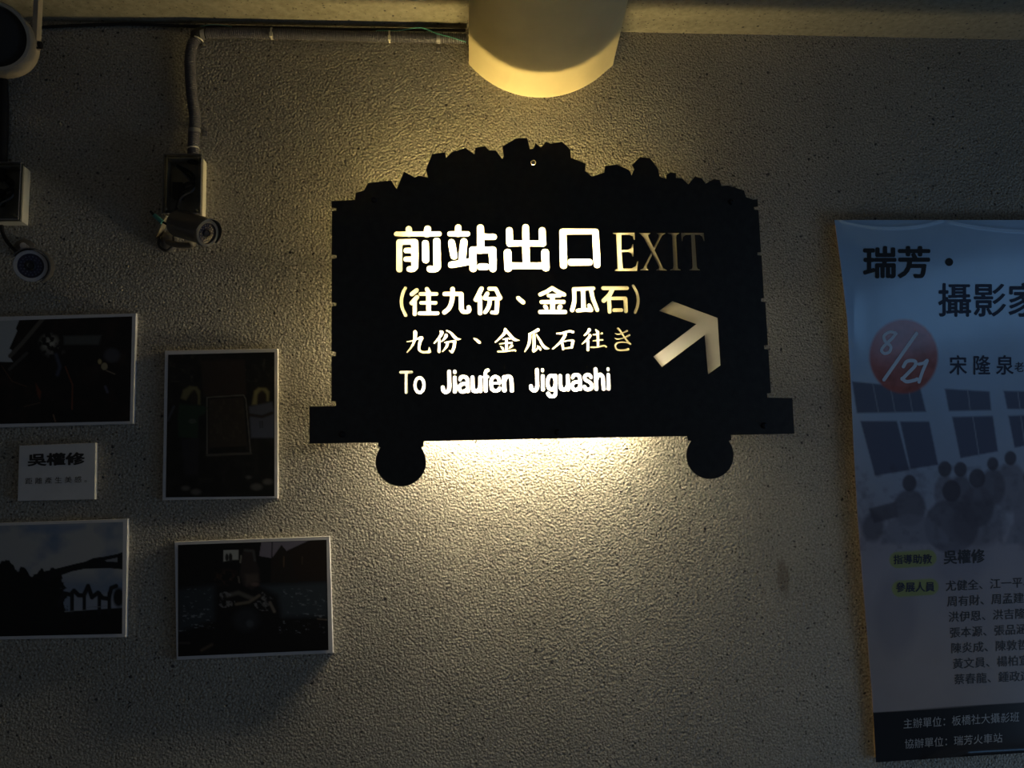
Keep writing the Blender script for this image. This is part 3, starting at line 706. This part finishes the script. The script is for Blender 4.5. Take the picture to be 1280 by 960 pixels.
# ------------------------------------------------------------------ painting flat prints
def vnoise(X, Y, s, seed=0):
    r = np.random.default_rng(seed); T = r.random((64, 64))
    x = X / s; y = Y / s; xi = np.floor(x).astype(int); yi = np.floor(y).astype(int); fx = x - xi; fy = y - yi
    fx = fx * fx * (3 - 2 * fx); fy = fy * fy * (3 - 2 * fy)
    g_ = lambda i, j: T[(yi + j) % 64, (xi + i) % 64]
    return (g_(0, 0) * (1 - fx) + g_(1, 0) * fx) * (1 - fy) + (g_(0, 1) * (1 - fx) + g_(1, 1) * fx) * fy
def fbm(X, Y, s, seed=0, n=4):
    return sum(vnoise(X, Y, s / 2 ** k, seed + k) * .5 ** k for k in range(n)) / sum(.5 ** k for k in range(n))
class Paint:
    def __init__(s, X, Y, base):
        s.X, s.Y = X, Y; s.C = np.zeros(X.shape + (3,)) + np.array(base)
    def mix(s, m, c):
        s.C = s.C * (1 - m[..., None]) + np.array(c) * m[..., None]
    def poly(s, pts, c, a=1.0, soft=0.6):
        ins = np.zeros(s.X.shape, bool); d = np.full(s.X.shape, 1e3); n = len(pts)
        for i in range(n):
            p, q = pts[i], pts[(i + 1) % n]; dx, dy = q[0] - p[0], q[1] - p[1]; LL = dx * dx + dy * dy or 1e-9
            t = np.clip(((s.X - p[0]) * dx + (s.Y - p[1]) * dy) / LL, 0, 1)
            d = np.minimum(d, np.hypot(s.X - p[0] - t * dx, s.Y - p[1] - t * dy))
            if p[1] != q[1]: ins ^= ((p[1] > s.Y) != (q[1] > s.Y)) & (s.X < dx * (s.Y - p[1]) / dy + p[0])
        s.mix(np.clip(np.where(ins, d, -d) / soft + .5, 0, 1) * a, c)
    def ell(s, cx, cy_, rx, ry, c, a=1.0, soft=0.8):
        r = np.hypot((s.X - cx) / rx, (s.Y - cy_) / ry); s.mix(np.clip((1 - r) * min(rx, ry) / soft + .5, 0, 1) * a, c)
    def line(s, pts, w_, c, a=1.0, soft=0.7):
        d = np.full(s.X.shape, 1e3)
        for p, q in zip(pts[:-1], pts[1:]):
            dx, dy = q[0] - p[0], q[1] - p[1]; LL = dx * dx + dy * dy or 1e-9
            t = np.clip(((s.X - p[0]) * dx + (s.Y - p[1]) * dy) / LL, 0, 1)
            d = np.minimum(d, np.hypot(s.X - p[0] - t * dx, s.Y - p[1] - t * dy))
        s.mix(np.clip((w_ / 2 - d) / soft + .5, 0, 1) * a, c)

def grid_print(name, X, Y, depth, colors, m, parent, cover=0.0):
    """X, Y pixel grids of the flat print, at `depth`; one colour per vertex"""
    ny, nx = X.shape; V = PA(X, Y, depth).reshape(-1, 3)
    idx = np.arange(ny * nx).reshape(ny, nx)
    F_ = np.stack([idx[:-1, :-1], idx[1:, :-1], idx[1:, 1:], idx[:-1, 1:]], -1).reshape(-1, 4)
    me = bpy.data.meshes.new(name); off = root_loc(parent)
    me.vertices.add(len(V)); me.vertices.foreach_set('co', (V - off).ravel())
    me.loops.add(F_.size); me.polygons.add(len(F_))
    me.loops.foreach_set('vertex_index', F_.ravel()); me.polygons.foreach_set('loop_start', np.arange(0, F_.size, 4))
    me.update(calc_edges=True)
    at = me.color_attributes.new('Print', 'FLOAT_COLOR', 'POINT')
    c = np.ones((len(V), 4)); c[:, :3] = np.clip(colors.reshape(-1, 3), 0.002, 1); at.data.foreach_set('color', c.ravel())
    me.polygons.foreach_set('use_smooth', [True] * len(F_)); me.materials.append(m)
    o_ = bpy.data.objects.new(name, me); COL.objects.link(o_); o_.parent = parent; return o_

def bil(q, nx, ny):
    s, t = np.meshgrid(np.linspace(0, 1, nx), np.linspace(0, 1, ny)); q = np.array(q, float)
    p = (q[0][None, None] * ((1 - s) * (1 - t))[..., None] + q[1] * (s * (1 - t))[..., None] + q[2] * (s * t)[..., None] + q[3] * ((1 - s) * t)[..., None])
    return p[..., 0], p[..., 1]

def photo(corners, inner, label, thick, painter):
    xz = [tuple(P(x, y, thick)[[0, 2]]) for x, y in corners]
    c = np.mean([P(x, y, 0) for x, y in corners], 0)
    t = thing('framed_photograph', label, 'photograph', (c[0], 0, min(q[1] for q in xz)), 'framed photographs on the left of the wall')
    xzo = [xz[3], xz[2], xz[1], xz[0]]
    G().prism_quad(xzo, 0.0, thick, 0.0008).build('frame', M_FRAME, t)
    wpx = abs(inner[1][0] - inner[0][0]); hpx = abs(inner[3][1] - inner[0][1])
    X, Y = bil(inner, int(wpx) + 1, int(hpx) + 1)
    grid_print('print', X, Y, thick + 0.0004, painter(X, Y), M_PHOTO, t)
    return t

def z6(x, y, oy): return (x / 6.0, oy + y / 6.0)
def paint1(X, Y):
    p = Paint(X, Y, (.006, .006, .006)); Z = lambda *q: [z6(a, b, 380) for a, b in q]
    p.mix(fbm(X, Y, 14, 3) ** 3 * .5, (.06, .035, .025))
    p.poly(Z((-200, 100), (148, 112), (118, 185), (130, 200), (70, 335), (90, 345), (75, 400), (98, 435), (-200, 430)), (.42, .44, .45))
    p.line(Z((335, 95), (170, 290), (75, 390)), 5, (.10, .09, .075)); p.line(Z((200, 370), (70, 490)), 4, (.06, .055, .05))
    m = fbm(X, Y, 5, 8); r = np.hypot((X - 62) / 12, (Y - 429) / 11); p.mix(np.clip(1.3 - r, 0, 1) * np.clip((m - .42) * 6, 0, 1), (.36, .34, .28))
    r = np.hypot((X - 66) / 14, (Y - 440) / 7); p.mix(np.clip(1.2 - r, 0, 1) * np.clip((m - .5) * 5, 0, 1), (.16, .15, .14))
    p.poly(Z((478, 240), (760, 235), (740, 305), (480, 305)), (.09, .095, .09), .8, 3)
    p.ell(*z6(840, 385, 380), 10, 9, (.07, .07, .085), .7, 4)
    p.ell(*z6(748, 432, 380), 2.4, 3.2, (.38, .30, .14)); p.ell(*z6(783, 468, 380), 4, 4.6, (.30, .26, .16)); p.line(Z((800, 500), (860, 525)), 1.5, (.18, .14, .10))
    p.line(Z((10, 460), (90, 580), (200, 620)), 1, (.14, .07, .04), .7); p.line(Z((490, 470), (545, 610), (540, 790)), 1.8, (.16, .05, .025), .8)
    p.poly(Z((265, 590), (310, 660), (300, 720), (280, 680)), (.14, .04, .02), .9, 2); p.line(Z((180, 770), (300, 740)), 1, (.10, .06, .04))
    p.line(Z((420, 380), (450, 470), (430, 530)), 4, (.06, .07, .11), .8, 3); p.line(Z((400, 830), (415, 880)), 1.5, (.2, .12, .07)); p.line(Z((790, 620), (805, 660)), 3, (.10, .10, .15), .8, 2)
    return p.C
def paint2(X, Y):
    q = lambda a, b: (190 + a / 4.363, 420 + b / 4.363); Z = lambda *s: [q(a, b) for a, b in s]
    p = Paint(X, Y, (.006, .006, .006)); p.mix(fbm(X, Y, 10, 5) ** 3 * .4, (.05, .05, .04))
    p.mix(np.clip((fbm(X, Y, 6, 9) - .6) * 5, 0, 1) * (Y < 478) * (np.abs(X - 276) > 30) * .5, (.07, .07, .055))
    p.poly(Z((265, 135), (505, 130), (515, 320), (280, 330)), (.028, .020, .016), .8, 3)
    p.line(Z((300, 640), (300, 335), (500, 322), (512, 345), (538, 640)), 1.5, (.10, .095, .085)); p.line(Z((300, 650), (540, 640)), 3, (.06, .055, .05))
    m = fbm(X, Y, 4, 21); p.poly(Z((308, 345), (500, 335), (520, 600), (308, 610)), (.030, .024, .018), .9, 2)
    p.mix(((X > 262) & (X < 306) & (Y > 500) & (Y < 552)) * np.clip((m - .5) * 4, 0, 1) * .6, (.05, .04, .028))
    p.poly(Z((158, 340), (170, 295), (205, 273), (245, 277), (262, 300), (262, 375), (250, 372), (246, 325), (232, 295), (205, 320), (185, 350)), (.14, .125, .06), .85, 3); p.ell(*q(228, 338), 5, 9, (.018, .013, .010), 1, 3)
    p.poly(Z((545, 375), (558, 300), (580, 282), (622, 284), (640, 305), (636, 355), (624, 355), (620, 318), (600, 300), (578, 320), (572, 375)), (.20, .18, .08), .9, 3); p.ell(*q(600, 338), 5.5, 9, (.018, .013, .010), 1, 3)
    p.poly(Z((150, 370), (275, 380), (300, 390), (290, 420), (255, 440), (250, 560), (145, 550), (140, 450)), (.014, .034, .020), .9, 3)
    p.ell(*q(220, 465), 5, 3, (.05, .06, .05)); p.poly(Z((530, 385), (655, 360), (668, 420), (665, 555), (540, 555)), (.075, .085, .125), .9, 3)
    p.line(Z((530, 430), (600, 440), (655, 420)), 4, (.02, .015, .012), .9, 2); p.line(Z((590, 465), (590, 500)), 1, (.01, .01, .01)); p.line(Z((602, 465), (603, 500)), 1, (.01, .01, .01))
    p.poly(Z((160, 560), (260, 560), (250, 760), (180, 760)), (.018, .018, .024), .8, 4)
    for a, b, r in ((183, 830, 5), (240, 850, 6), (527, 770, 3), (570, 823, 7), (632, 795, 6)): p.ell(*q(a, b), r, r * .6, (.10, .095, .09), .8, 3)
    p.line(Z((85, 460), (120, 385)), 3, (.05, .055, .07), .8, 2)
    return p.C
def paint3(X, Y):
    Z = lambda *s: [z6(a, b, 640) for a, b in s]
    cl = fbm(X, Y, 34, 12); p = Paint(X, Y, (.36, .37, .38)); p.mix(np.clip((.52 - cl) * 3.2, 0, 1), (.15, .21, .31))
    p.poly(Z((205, 95), (400, 90), (640, 88), (640, 120), (480, 160), (300, 160), (230, 140)), (.10, .18, .34), .55, 6)
    r = np.clip((Y - 712) / 20, 0, 1) * (X > 70); p.mix(r * .75, (.12, .18, .29)); p.mix(np.clip((Y - 738) / 8, 0, 1) * (X > 88) * .8, (.27, .30, .37))
    edge = 715 + 6 * (fbm(X, Y * 0, 9, 2) - .5) * 2.5 - 14 * np.exp(-((X - 6) / 14) ** 2) + 3 * np.sin(X * .35)
    n = fbm(X, Y, 5, 31)
    p.mix(np.clip((Y - edge + (n - .5) * 9) * .6, 0, 1) * np.clip((79 + (n - .5) * 16 + (Y - 725) * .12 - X) * .5, 0, 1), (.006, .007, .008))
    p.poly(Z((330, 445), (420, 425), (560, 390), (640, 372), (700, 345), (780, 335), (880, 315), (920, 300), (920, 430), (800, 420), (640, 425), (540, 445), (430, 485), (330, 520)), (.008, .010, .013))
    p.poly(Z((785, 362), (880, 342), (882, 375), (800, 372)), (.24, .26, .30), .9)
    hor = 640 + (745 - (X * 6 - 480) * .07 * (X > 80)) / 6; p.mix(np.clip((Y - hor) * 1.0, 0, 1), (.006, .007, .008))
    p.line(Z((440, 700), (480, 610), (530, 620), (555, 590), (590, 625), (630, 625), (660, 555), (690, 640), (735, 605), (770, 645), (815, 650), (835, 570), (870, 555)), 5.5, (.010, .012, .016), 1, 1.2)
    for a in (540, 632, 745, 820): p.line(Z((a, 610), (a, 760)), 4.6, (.010, .012, .016))
    p.ell(*z6(890, 640, 640), 7, 12, (.008, .01, .012), 1, 3); p.line(Z((485, 748), (640, 735)), .8, (.20, .22, .24)); p.line(Z((650, 718), (800, 705)), .8, (.16, .18, .2))
    return p.C
def paint4(X, Y):
    q = lambda a, b: (200 + a / 5.565, 660 + b / 5.565); Z = lambda *s: [q(a, b) for a, b in s]
    p = Paint(X, Y, (.006, .006, .007))
    p.poly(Z((120, 430), (380, 400), (380, 640), (125, 720)), (.026, .036, .046), .9, 8); p.poly(Z((700, 400), (1165, 375), (1168, 610), (850, 620), (820, 470)), (.036, .048, .062), .9, 8)
    s = fbm(X, Y * 2.6, 5, 17); p.mix(np.clip((s - .66) * 9, 0, 1) * (Y > 735) * (Y < 792) * (np.hypot((X - 308) / 46, (Y - 760) / 50) > 1) * .9, (.16, .18, .21))
    p.poly(Z((705, 100), (1040, 85), (880, 160), (845, 118), (780, 210), (690, 195)), (.20, .18, .23), .9); p.line(Z((780, 95), (778, 210)), 1.6, (.02, .02, .025))
    p.poly(Z((770, 380), (775, 215), (845, 118), (930, 220), (960, 380)), (.018, .014, .012), .9); p.poly(Z((890, 155), (1040, 90), (1160, 85), (1165, 370), (960, 370)), (.020, .013, .010), .9, 2)
    p.line(Z((862, 200), (860, 270)), 1.6, (.09, .055, .03)); p.line(Z((990, 200), (988, 250)), 1.4, (.06, .04, .025))
    p.poly(Z((440, 153), (545, 153), (545, 220), (500, 222), (440, 235)), (.34, .35, .34)); p.ell(*q(465, 205), 2, 5, (.02, .02, .02)); p.ell(*q(490, 205), 2.4, 5.5, (.02, .02, .02)); p.line(Z((565, 195), (560, 240)), 2, (.2, .19, .17))
    p.poly(Z((575, 170), (600, 148), (650, 150), (665, 230), (690, 280), (690, 400), (640, 430), (580, 400), (555, 320)), (.028, .022, .022), .95, 3)
    p.line(Z((590, 155), (650, 160), (660, 225)), 3, (.07, .07, .075), .8, 2); p.poly(Z((590, 320), (680, 320), (690, 370), (600, 400)), (.085, .062, .052), .7, 5); p.ell(*q(660, 392), 5, 2.4, (.12, .08, .07), .8, 2)
    p.line(Z((545, 340), (552, 380)), 2, (.12, .11, .09), .8); m = fbm(X, Y, 4, 40)
    p.mix(np.clip(1.2 - np.hypot((X - 284) / 18, (Y - 722) / 11), 0, 1) * np.clip((m - .5) * 5, 0, 1) * .6, (.09, .05, .03))
    p.line(Z((470, 470), (545, 450), (640, 490)), 5, (.10, .095, .085), .75, 3); p.line(Z((530, 530), (620, 515), (690, 470)), 3.4, (.13, .11, .085), .9, 2)
    p.mix(((np.hypot((X - 282) / 12, (Y - 750) / 10) < 1) | (np.hypot((X - 330) / 13, (Y - 752) / 12) < 1)) * np.clip((m - .5) * 6, 0, 1) * .8, (.17, .17, .18))
    p.line(Z((765, 520), (795, 580)), 3.5, (.16, .14, .12), .8, 2); p.ell(*q(625, 665), 4.5, 4.5, (.10, .11, .13), .8, 3); p.ell(*q(600, 640), 16, 14, (.028, .034, .044), .6, 8)
    p.line(Z((290, 850), (360, 812)), 3, (.10, .075, .055), .8, 3); p.line(Z((1095, 632), (1160, 638)), 1.5, (.11, .09, .07)); p.line(Z((135, 800), (205, 800)), 2, (.06, .05, .05), .8, 2)
    return p.C
photo([(-32, 396.5), (170.3, 391.5), (166.5, 529.5), (-32, 535)], [(-27, 402), (165.2, 395.5), (162.3, 526.5), (-27, 530.5)],
      'landscape framed photograph of a dark shrine carving, upper left, directly below the round camera', .010, paint1)
photo([(206, 438.3), (347.2, 435.6), (347.2, 623.0), (202.8, 625.3)], [(210.2, 443.4), (343.1, 440.2), (343.1, 620.3), (207.2, 621.7)],
      'portrait framed photograph of two people holding a panel, beside the black sign', .010, paint2)
photo([(-48, 655), (159.7, 648.3), (157.5, 796.5), (-48, 800.5)], [(-44, 658.5), (153.8, 652.5), (152.5, 792.3), (-44, 796.5)],
      'framed photograph of a bridge and dark trees against cloudy sky, bottom left below the placard', .009, paint3)
photo([(218, 677.2), (412, 670.1), (416.5, 816.5), (220.5, 825)], [(222.5, 681.2), (408.1, 674.7), (410.6, 812.7), (222.7, 820.6)],
      'dark framed photograph of two seated figures, slightly tilted, lower right of the four', .011, paint4)

# ------------------------------------------------------------------ text meshes (Blender's built-in font and its fallback)
def text_loops(s, bold=0.0, res=1 / 70.0):
    """outline of a string as loops in em units; bold dilates and rounds the strokes"""
    c = bpy.data.curves.new('tmp', 'FONT'); c.body = s; c.size = 1.0; c.resolution_u = 3
    o_ = bpy.data.objects.new('tmp', c); COL.objects.link(o_); bpy.context.view_layer.update()
    me = bpy.data.meshes.new_from_object(o_.evaluated_get(bpy.context.evaluated_depsgraph_get()))
    me.calc_loop_triangles(); V = np.array([v_.co[:2] for v_ in me.vertices]); T = np.array([t_.vertices[:] for t_ in me.loop_triangles])
    bpy.data.objects.remove(o_); bpy.data.curves.remove(c); bpy.data.meshes.remove(me)
    x0, y0 = V.min(0) - .12; x1, y1 = V.max(0) + .12
    nx, ny = int((x1 - x0) / res) + 1, int((y1 - y0) / res) + 1
    S_ = np.zeros((ny, nx)); SS = 2; sub = np.zeros((ny * SS, nx * SS), bool); hr = res / SS
    for tr in T:
        a, b, c_ = V[tr]; lo = np.minimum(np.minimum(a, b), c_); hi = np.maximum(np.maximum(a, b), c_)
        i0, i1 = int((lo[0] - x0) / hr), int((hi[0] - x0) / hr) + 2; j0, j1 = int((lo[1] - y0) / hr), int((hi[1] - y0) / hr) + 2
        X, Y = np.meshgrid(x0 + (np.arange(i0, i1) + .5) * hr, y0 + (np.arange(j0, j1) + .5) * hr)
        e = lambda p, q: (q[0] - p[0]) * (Y - p[1]) - (q[1] - p[1]) * (X - p[0])
        A_, B_, C_ = e(a, b), e(b, c_), e(c_, a); k = ((A_ >= 0) & (B_ >= 0) & (C_ >= 0)) | ((A_ <= 0) & (B_ <= 0) & (C_ <= 0))
        sub[j0:j1, i0:i1] |= k
    R_ = int(round(bold / hr))
    if R_ > 0:
        acc = sub.copy()
        for dy in range(-R_, R_ + 1):
            w_ = int(math.sqrt(R_ * R_ - dy * dy))
            for dx in range(-w_, w_ + 1): acc |= np.roll(np.roll(sub, dy, 0), dx, 1)
        sub = acc
    S_ = sub.astype(float)
    for _ in range(2 if bold else 1):
        S_ = (np.roll(S_, 1, 0) + 2 * S_ + np.roll(S_, -1, 0)) / 4; S_ = (np.roll(S_, 1, 1) + 2 * S_ + np.roll(S_, -1, 1)) / 4
    return marching(.5 - S_, x0 + hr / 2, y0 + hr / 2, hr)

def lettering(name, s, quad, depthf, m, parent, bold=0.0, spread=1.0):
    """lay a string inside a pixel quad (tl, tr, br, bl) on a surface depthf(px, py)"""
    lp = text_loops(s, bold); al = np.vstack(lp); lo, hi = al.min(0), al.max(0)
    q = np.array(quad, float); loops_ = []
    for l in lp:
        u = (l[:, 0] - lo[0]) / (hi[0] - lo[0]); v_ = 1 - (l[:, 1] - lo[1]) / (hi[1] - lo[1])
        p = q[0] * ((1 - u) * (1 - v_))[:, None] + q[1] * (u * (1 - v_))[:, None] + q[2] * (u * v_)[:, None] + q[3] * ((1 - u) * v_)[:, None]
        loops_.append(p)
    # fill in pixel space (scaled to metres for the filler) then project
    vv, ff = fill_loops([l / 1000.0 for l in loops_], 0)
    px_, py_ = vv[:, 0] * 1000, vv[:, 1] * 1000
    return obj(name, PA(px_, py_, depthf(px_, py_)), ff, m, parent)

# ------------------------------------------------------------------ name placard
t_ = .011; cs = [(24, 557), (119.6, 553.4), (118.4, 624), (21.8, 626.3)]
xz = [tuple(P(x, y, t_)[[0, 2]]) for x, y in cs]; c = np.mean([P(x, y, 0) for x, y in cs], 0)
pla = thing('name_placard', 'small white name placard between the two leftmost framed photographs', 'placard', (c[0], 0, min(q[1] for q in xz)))
G().prism_quad([xz[3], xz[2], xz[1], xz[0]], 0, t_, .0006).build('board', M_PLAQ, pla)
dz = lambda a, b: t_ + .0004 + 0 * a
lettering('lettering', '吳權修', [(34.5, 567), (106, 565), (106, 581), (34.5, 583)], dz, M_INK, pla, .038)
lettering('lettering', '距 離 產 生 美 感 。', [(31.5, 597.5), (108.5, 595), (108.5, 603), (31.5, 605.5)], dz, M_INK, pla, .0)

# ------------------------------------------------------------------ poster
PL = np.array([(1043, 275), (1052, 340), (1059, 400), (1063.5, 480), (1067, 560), (1071.5, 640), (1077.5, 720), (1083.5, 790), (1090, 870), (1095, 953)], float)
def left_x(y): return np.interp(y, PL[:, 1], PL[:, 0])
def poster_depth(X, Y):
    dx = X - left_x(Y)
    d = 0.017 + 0.0035 * np.sin((X - 1043) / 60.0 + 1.0) * np.sin((Y - 275) / 150.0)
    d = d + 0.010 * np.exp(-np.clip(dx, 0, None) / 7.0) * np.exp(-((Y - 385) / 55.0) ** 2)      # curled left edge
    yb = 953 - (X - 1095) * .065
    d = d + 0.008 * np.exp(-np.clip(yb - Y, 0, None) / 9.0) * np.clip((X - 1150) / 60, 0, 1)     # curled lower edge
    for x0, x1, yt, sag in ((1050, 1178, 275, 9), (1186, 1400, 276, 12)):
        u = np.clip((X - x0) / (x1 - x0), 0, 1); yy = yt + sag * 4 * u * (1 - u) * (1 - .25 * (u > .9))
        d = d + 0.0012 * np.exp(-((Y - yy) / 1.6) ** 2) * ((X > x0) & (X < x1))                   # creases of the sleeve
    return d
XR = 1420
ny, nx = 440, 250
sv, tv = np.meshgrid(np.linspace(0, 1, nx), np.linspace(0, 1, ny))
ytop = 275 + 0 * sv; ybot = 953 - .065 * (XR - 1095) * sv
Yp = ytop * (1 - tv) + ybot * tv; Xp = left_x(Yp) * (1 - sv) + XR * sv; Yp = 275 * (1 - tv) + (953 - (Xp - 1095) * .065) * tv
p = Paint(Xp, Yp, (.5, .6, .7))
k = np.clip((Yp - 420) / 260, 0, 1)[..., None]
p.C = (1 - k) * np.array((.40, .60, .84)) + k * np.array((.32, .31, .37))  # upper blue deepened in the print colour to stand in for sheen
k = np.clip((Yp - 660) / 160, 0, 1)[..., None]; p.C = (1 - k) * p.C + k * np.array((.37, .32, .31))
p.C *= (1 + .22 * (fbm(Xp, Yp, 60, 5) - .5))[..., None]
o7 = lambda *s: [(1030 + a / 3.84, 430 + b / 3.84) for a, b in s]
WN = (.045, .055, .12)
for pts in (((135, 180), (462, 212), (490, 325), (158, 332)), ((175, 370), (350, 370), (410, 605), (245, 632)), ((365, 372), (505, 372), (548, 580), (415, 600)), ((580, 215), (795, 228), (802, 318), (600, 322)),
            ((615, 350), (810, 345), (835, 515), (655, 548)), ((862, 225), (1120, 230), (1120, 312), (880, 312)), ((885, 345), (1100, 338), (1110, 460), (915, 498))):
    p.poly(o7(*pts), WN, .85, 2)
for ln in (((235, 195), (262, 330)), ((318, 200), (342, 330)), ((405, 210), (425, 328)), ((690, 222), (702, 320)), ((715, 350), (745, 540)), ((930, 230), (942, 312)), ((945, 345), (965, 490))): p.line(o7(*ln), 1.3, (.28, .33, .42), .9, 1)
q7 = lambda a, b: (1030 + a / 3.84, 430 + b / 3.84)
DK = (.060, .058, .085); MD = (.115, .115, .155); LT = (.20, .205, .26)
def person(a, b, r, tw_, th_, col_h, col_t):
    x, y = q7(a, b); r /= 3.84; p.ell(x, y + r + th_ / 3.84 * .9, tw_ / 3.84, th_ / 3.84, col_t, .85, 4); p.ell(x, y, r * .85, r, col_h, .9, 2)
p.poly(o7((215, 790), (350, 755), (355, 830), (240, 860)), DK, .8, 3)
for a in ((895, 548, 34, 80, 120, DK, LT), (810, 575, 32, 60, 90, DK, MD), (655, 602, 36, 60, 90, DK, MD), (580, 600, 38, 50, 80, DK, LT), (735, 645, 46, 80, 100, DK, MD), (1000, 640, 50, 90, 150, DK, LT), (1120, 600, 50, 90, 150, DK, LT)): person(*a)
person(410, 668, 40, 78, 88, DK, MD); person(612, 705, 52, 130, 130, DK, MD)
for pts in (((270, 960), (310, 850), (400, 815), (500, 830), (570, 890), (620, 960)), ((870, 960), (900, 870), (960, 820), (1060, 830), (1100, 960))): p.poly(o7(*pts), LT, .75, 4)
p.ell(*q7(235, 880), 14, 18, DK, .7, 6); p.ell(*q7(740, 860), 34, 30, DK, .45, 10)
p.mix(np.clip(fbm(Xp, Yp, 9, 77) - .5, 0, 1) * 1.2 * (Yp > 580) * (Yp < 690), DK)
p.ell(1200, 706, 30, 24, (.20, .20, .27), .35, 10); p.ell(1120, 770, 26, 50, (.19, .18, .22), .35, 12)
rr = np.hypot((Xp - 1129.5) / 43, (Yp - 445.5) / 46.5); tex = fbm(Xp + Yp * .6, Yp - Xp * .5, 14, 50)
p.mix(np.clip((1.03 - rr) * 14, 0, 1) * .94, (.45, .10, .07)); p.mix(np.clip((1.0 - rr) * 10, 0, 1) * np.clip((tex - .4) * 2.5, 0, 1) * .6, (.20, .035, .02))
for x0, x1, y0 in ((1112, 1170.5, 699), (1115, 1173, 735)): p.line([(x0 + 10, y0 + 1), (x1 - 10, y0 - 1.5)], 20.5, (.30, .34, .11), .92, 1.5)
p.poly([(1080, 890.5), (1095, 890.3), (1280, 878), (1430, 868), (1430, 1000), (1080, 1000)], (.006, .007, .010), 1, .8)
c = P(1200, 953)
pos = thing('exhibition_poster', 'large blue exhibition poster with a red date disc and black foot, right edge', 'poster', (c[0], 0, c[2]))
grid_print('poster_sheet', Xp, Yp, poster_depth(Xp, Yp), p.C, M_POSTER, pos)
bl = [(1046, 279)] + [(x + 3.0, y) for x, y in PL[1:-1]] + [(1097, 948), (1400, 930), (1400, 279)]
xz = [tuple(P(x, y, .012)[[0, 2]]) for x, y in bl][::-1]
G().prism_quad(xz, 0.0006, .0125).build('backing_board', M_BROWN, pos)
pdz = lambda a, b: poster_depth(a, b) + .0006
T = lambda s, x0, x1, y0, y1, m, b=0.0, sl=0.0: lettering('lettering', s, [(x0, y0), (x1, y0 + sl), (x1, y1 + sl), (x0, y1)], pdz, m, pos, b)
T('瑞芳', 1079, 1163, 307.5, 348, M_INK, .030)
dot = [(1186.5 + 5 * math.cos(a), 327.5 + 5 * math.sin(a)) for a in np.linspace(0, 2 * math.pi, 20, endpoint=False)]
def flat_px(name, loops_, m):
    vv, ff = fill_loops([np.array(l) / 1000. for l in loops_], 0); return obj(name, PA(vv[:, 0] * 1000, vv[:, 1] * 1000, pdz(vv[:, 0] * 1000, vv[:, 1] * 1000)), ff, m, pos)
flat_px('lettering', [dot], M_INK)
T('攝影家', 1173, 1301, 353.5, 396, M_INKNAVY, .017)
o = (1080, 395, 6.4)
num = parse(o, '~24:250,135 205,128 160,160 170,205 212,240 205,285 165,300 140,275 165,235 220,185 255,140; 28:420,140 160,510; ~28:315,405 345,362 405,360 410,395 360,450 305,505; ~28:305,500 340,525 400,515 425,505; ~26:440,385 480,375 505,358 470,440 440,528')
flat_px('date_numerals', seg_field(num, [], .2), M_INKBLUE)
T('宋 隆 泉', 1187, 1267, 444, 468.5, M_INKNAVY, .012)
T('老師', 1268.5, 1292, 452.5, 465, M_INKNAVY, .01)
T('指導助教', 1117, 1165, 693.5, 705.5, M_INKNAVY, .012, -1)
T('參展人員', 1120, 1168.5, 728, 740.5, M_INKNAVY, .022, -1)
T('吳權修', 1180, 1231, 688, 705.5, M_INK, .022, -2)
rows = ['尤健全、江一平、', '周有財、周孟建、', '洪伊恩、洪吉隆、', '張本源、張品涵、', '陳炎成、陳敦哲、', '黃文員、楊柏宣、', '蔡春龍、鍾政遠、']
for i, s in enumerate(rows):
    x0 = 1182.5 + i * 1.75; y0 = 726 + i * 19.45
    T(s, x0, x0 + 101, y0, y0 + 13, M_INK, .008, -5)
T('主辦單位：板橋社大攝影班', 1129.5, 1274, 898.5, 911, M_INKPALE, .0, -9)
T('協辦單位：瑞芳火車站', 1131, 1253, 924, 936, M_INKPALE, .0, -8)
